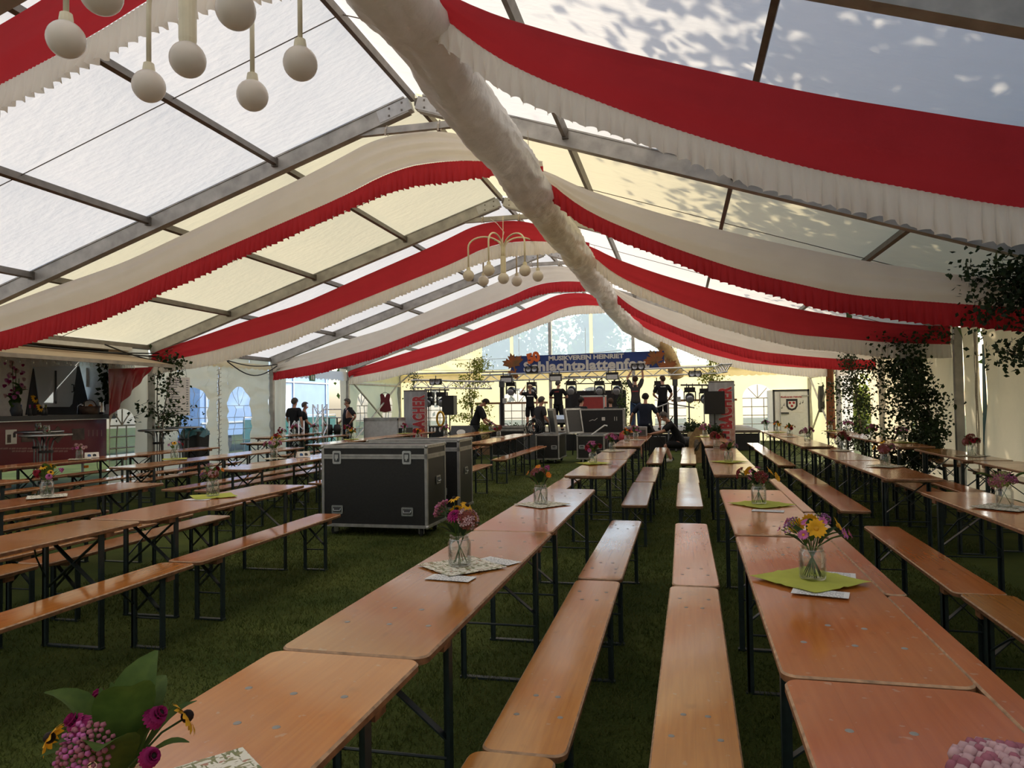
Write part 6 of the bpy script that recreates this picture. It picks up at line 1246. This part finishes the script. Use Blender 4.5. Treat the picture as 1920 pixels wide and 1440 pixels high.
p = on_counter(188, 786); b_ = thing('coffee_pot', 'silver coffee pot at the end of the trailer counter', 'coffee pot', p); MB().lathe([(0, 0), (.075, 0), (.08, .05), (.065, .24), (.07, .27), (.03, .31), (0, .32)], 16).build('pot_body', M_['chrome'], b_, True); MB().tube([(.0, .07, .22), (0, .13, .20), (0, .13, .08), (0, .075, .06)], .012, 6).build('pot_handle', M_['black'], b_)
p = on_counter(147, 786); b_ = thing('tap', 'silver drink tap on the trailer counter', 'tap', p); MB().tube([(0, 0, 0), (0, 0, .17), (.06, 0, .21), (.12, 0, .18)], .022, 8).build('spout', M_['chrome'], b_, True); MB().tube([(0, 0, .2), (-.02, 0, .28)], .012, 6).build('lever', M_['black'], b_)
q = random.Random(3); p = atx(192, 725, TX + .1); b_ = thing('hanging_vine', 'green ivy vine hanging at the trailer corner', 'vine', (TX + .15, p.y + .1, 2.55)); MB().tube([(0, 0, 0), (.03, .05, -.3), (0, 0, -.6), (.02, .05, -.85)], .012, 6).build('vine_stem', M_['stem_brown'], b_); leaf_cloud([Vector((q.gauss(.02, .06), q.gauss(.03, .10), -q.uniform(0, .85))) for _ in range(150)], .14, 'birch_leaf_dark', 'foliage', b_, 3)
# red tarpaulin corner between trailer and tent post
A, B_, C_ = atx(203, 692, -11.45), atx(288, 688, -11.45), atx(203, 786, -11.45)
def rt_(u, v):
    p = A.lerp(B_, u); q_ = A.lerp(C_, 1.0).lerp(B_, u); r = p.lerp(q_, v); return (r.x + .05 * math.sin(u * 26 + v * 3) * (1 - u * .7) * v, r.y, r.z)
m = MB(); m.grid(rt_, 40, 12); tag(m.build('red_tarpaulin', M_['red_pvc'], None, True), 'glossy red tarpaulin corner hanging beside the bar trailer', 'tarpaulin')
# ------------------------------------------------------------------ high tables
Mt('grey_steel', (.22, .23, .24), rough=.3, metal=.8, var=.1, vs=10)
top_me = MB().lathe([(0, 0), (.37, 0), (.38, .012), (.38, .028), (.37, .035), (0, .035)], 32).mesh('table_top', M_['dark_grey'], False)
rim_me = MB().lathe([(.381, .008), (.386, .018), (.381, .03)], 32).mesh('rim', M_['galv'], True)
def high_table(p, h, label, rz):
    t = thing('high_table', label, 'high table', (p.x, p.y, 0), rz, 'round high tables'); o = ob('table_top', top_me, t, (0, 0, h - .035)); ob('rim', rim_me, o)
    for k in range(4):
        an = PI / 2 * k + .4; ca, sa = math.cos(an), math.sin(an)
        pts = [(.26, h - .045), (.17, h - .06), (.11, h - .11), (.085, h - .22), (.085, .30), (.11, .14), (.18, .045), (.34, .022)]; MB().tube([(r * ca, r * sa, z) for r, z in pts], .014, 8).build('leg', M_['grey_steel'], t, True)
    for z in (h * .75, .36): MB().lathe([(.07, -.02), (.108, -.02), (.108, .02), (.07, .02)], 16, (0, 0, z)).build('leg_clamp', M_['black'], t)
def small_jar(p, lab, seed):
    q = random.Random(seed); t = thing('candle_jar', lab, 'jar', p, 0, 'small jars on the high tables'); ob('jar', jar_me, t); leaf_cloud([Vector((q.gauss(0, .022), q.gauss(0, .022), q.uniform(.02, .12))) for _ in range(60)], .03, 'leaf', 'moss', t, seed); MB().ball((.03, -.02, .05), .018, 8, 6).build('red_berry', M_['pet_red'], t, True)
for (u, v, y, w), (ju, jv) in zip(((86, 814, 10.1, 'closest to the bouquet of pale pink flowers'), (58, 808, 11.0, 'touching the bar trailer counter side'), (297, 805, 13.1, 'under the sparse birch sapling'), (345, 800, 14.4, 'beside the black waste bin')), ((88, 812), (55, 806), (295, 803), (331, 799))):
    p = aty(u, v, y); p.x = max(p.x, TX + .75) if u < 100 else p.x; high_table(p, p.z, 'grey round high table, ' + w, y); pj = aty(ju, jv, y); small_jar((p.x + (ju - u) * y / 1500, p.y, p.z + .002), 'small jar of moss, high table ' + w, int(u))
p = aty(366, 815, 15.3); t = thing('waste_bin', 'black waste bin lined with a dark teal bag', 'waste bin', (p.x, 15.3, 0)); MB().prism(rrect(.5, .5, .08), lambda q: (q[0] * .85, q[1] * .85, 0.0), lambda q: (q[0], q[1], 1.0)).build('bin_body', M_['black'], t)
def bagf(u, v): an = 2 * PI * u; r = .27 + .05 * v + .02 * math.sin(an * 9 + v * 5); return (r * math.cos(an), r * math.sin(an), 1.05 - .16 * v + .03 * math.sin(an * 5))
m = MB(); m.grid(bagf, 60, 5); m.build('bin_bag', M_['teal'], t, True)
p0, p1 = atx(312, 706, -11.2), atx(356, 779, -11.2); o = MB().box((0, 0, 0), (.006, p1.y - p0.y, p0.z - p1.z)).build('price_list', M_['paper'], None, False, (-11.2, (p0.y + p1.y) / 2, (p0.z + p1.z) / 2)); tag(o, 'large printed price list hanging behind the sparse birch sapling', 'price list'); q = random.Random(6)
for i in range(14):
    z = (p0.z - p1.z) * (.42 - i * .062); w = (p1.y - p0.y) * q.uniform(.3, .55); MB().box((.004, -(p1.y - p0.y) * .42 + w / 2, z), (.003, w, .02)).build('printed_line', M_['grey'], o); MB().box((.004, (p1.y - p0.y) * .38, z), (.003, .08, .02)).build('printed_price', M_['grey'], o)
for s in (-1, 1): MB().tube([(0, s * .3, (p0.z - p1.z) / 2), (-.1, s * .3, 2.8 - (p0.z + p1.z) / 2)], .004, 5).build('hanging_cord', M_['rope'], o)
# ------------------------------------------------------------------ cables and ropes
def sagging(a, b, sag, r, n=14): a, b = Vector(a), Vector(b); return MB().tube([a.lerp(b, i / n) - Vector((0, 0, sag * math.sin(PI * i / n))) for i in range(n + 1)], r, 6)
for i, (a, b, s) in enumerate((((-11.3, 9.3, 2.80), (-11.3, 14.2, 2.78), .10), ((-11.2, 9.3, 2.72), (-11.3, 14.2, 2.70), .02), ((-11.35, 14.3, 2.75), (-11.35, 16.8, 2.78), .05), ((-11.35, 16.8, 2.74), (-11.35, 19.2, 2.74), .32), ((-11.4, 16.8, 2.78), (-11.35, 19.2, 2.78), .10), ((-11.3, 12.6, 2.86), (-11.1, 14.3, 2.55), .05))):
    tag(sagging(a, b, s, .016).build('power_cable', M_['cable'], None, True), ('black power cable, %s along the eave above the price list' % ORD[i]), 'cable', 'black cables along the eave')
for i, (a, b, s) in enumerate((((-11.4, 26.3, 3.25), (4.6, 26.3, 4.05), .35), ((-11.4, 26.9, 2.95), (4.6, 26.9, 3.75), .45))): tag(sagging(a, b, s, .008, 24).build('rope', M_['rope'], None, True), '%s thin rope stretched across in front of the gable windows' % ('upper' if i == 0 else 'lower'), 'rope')
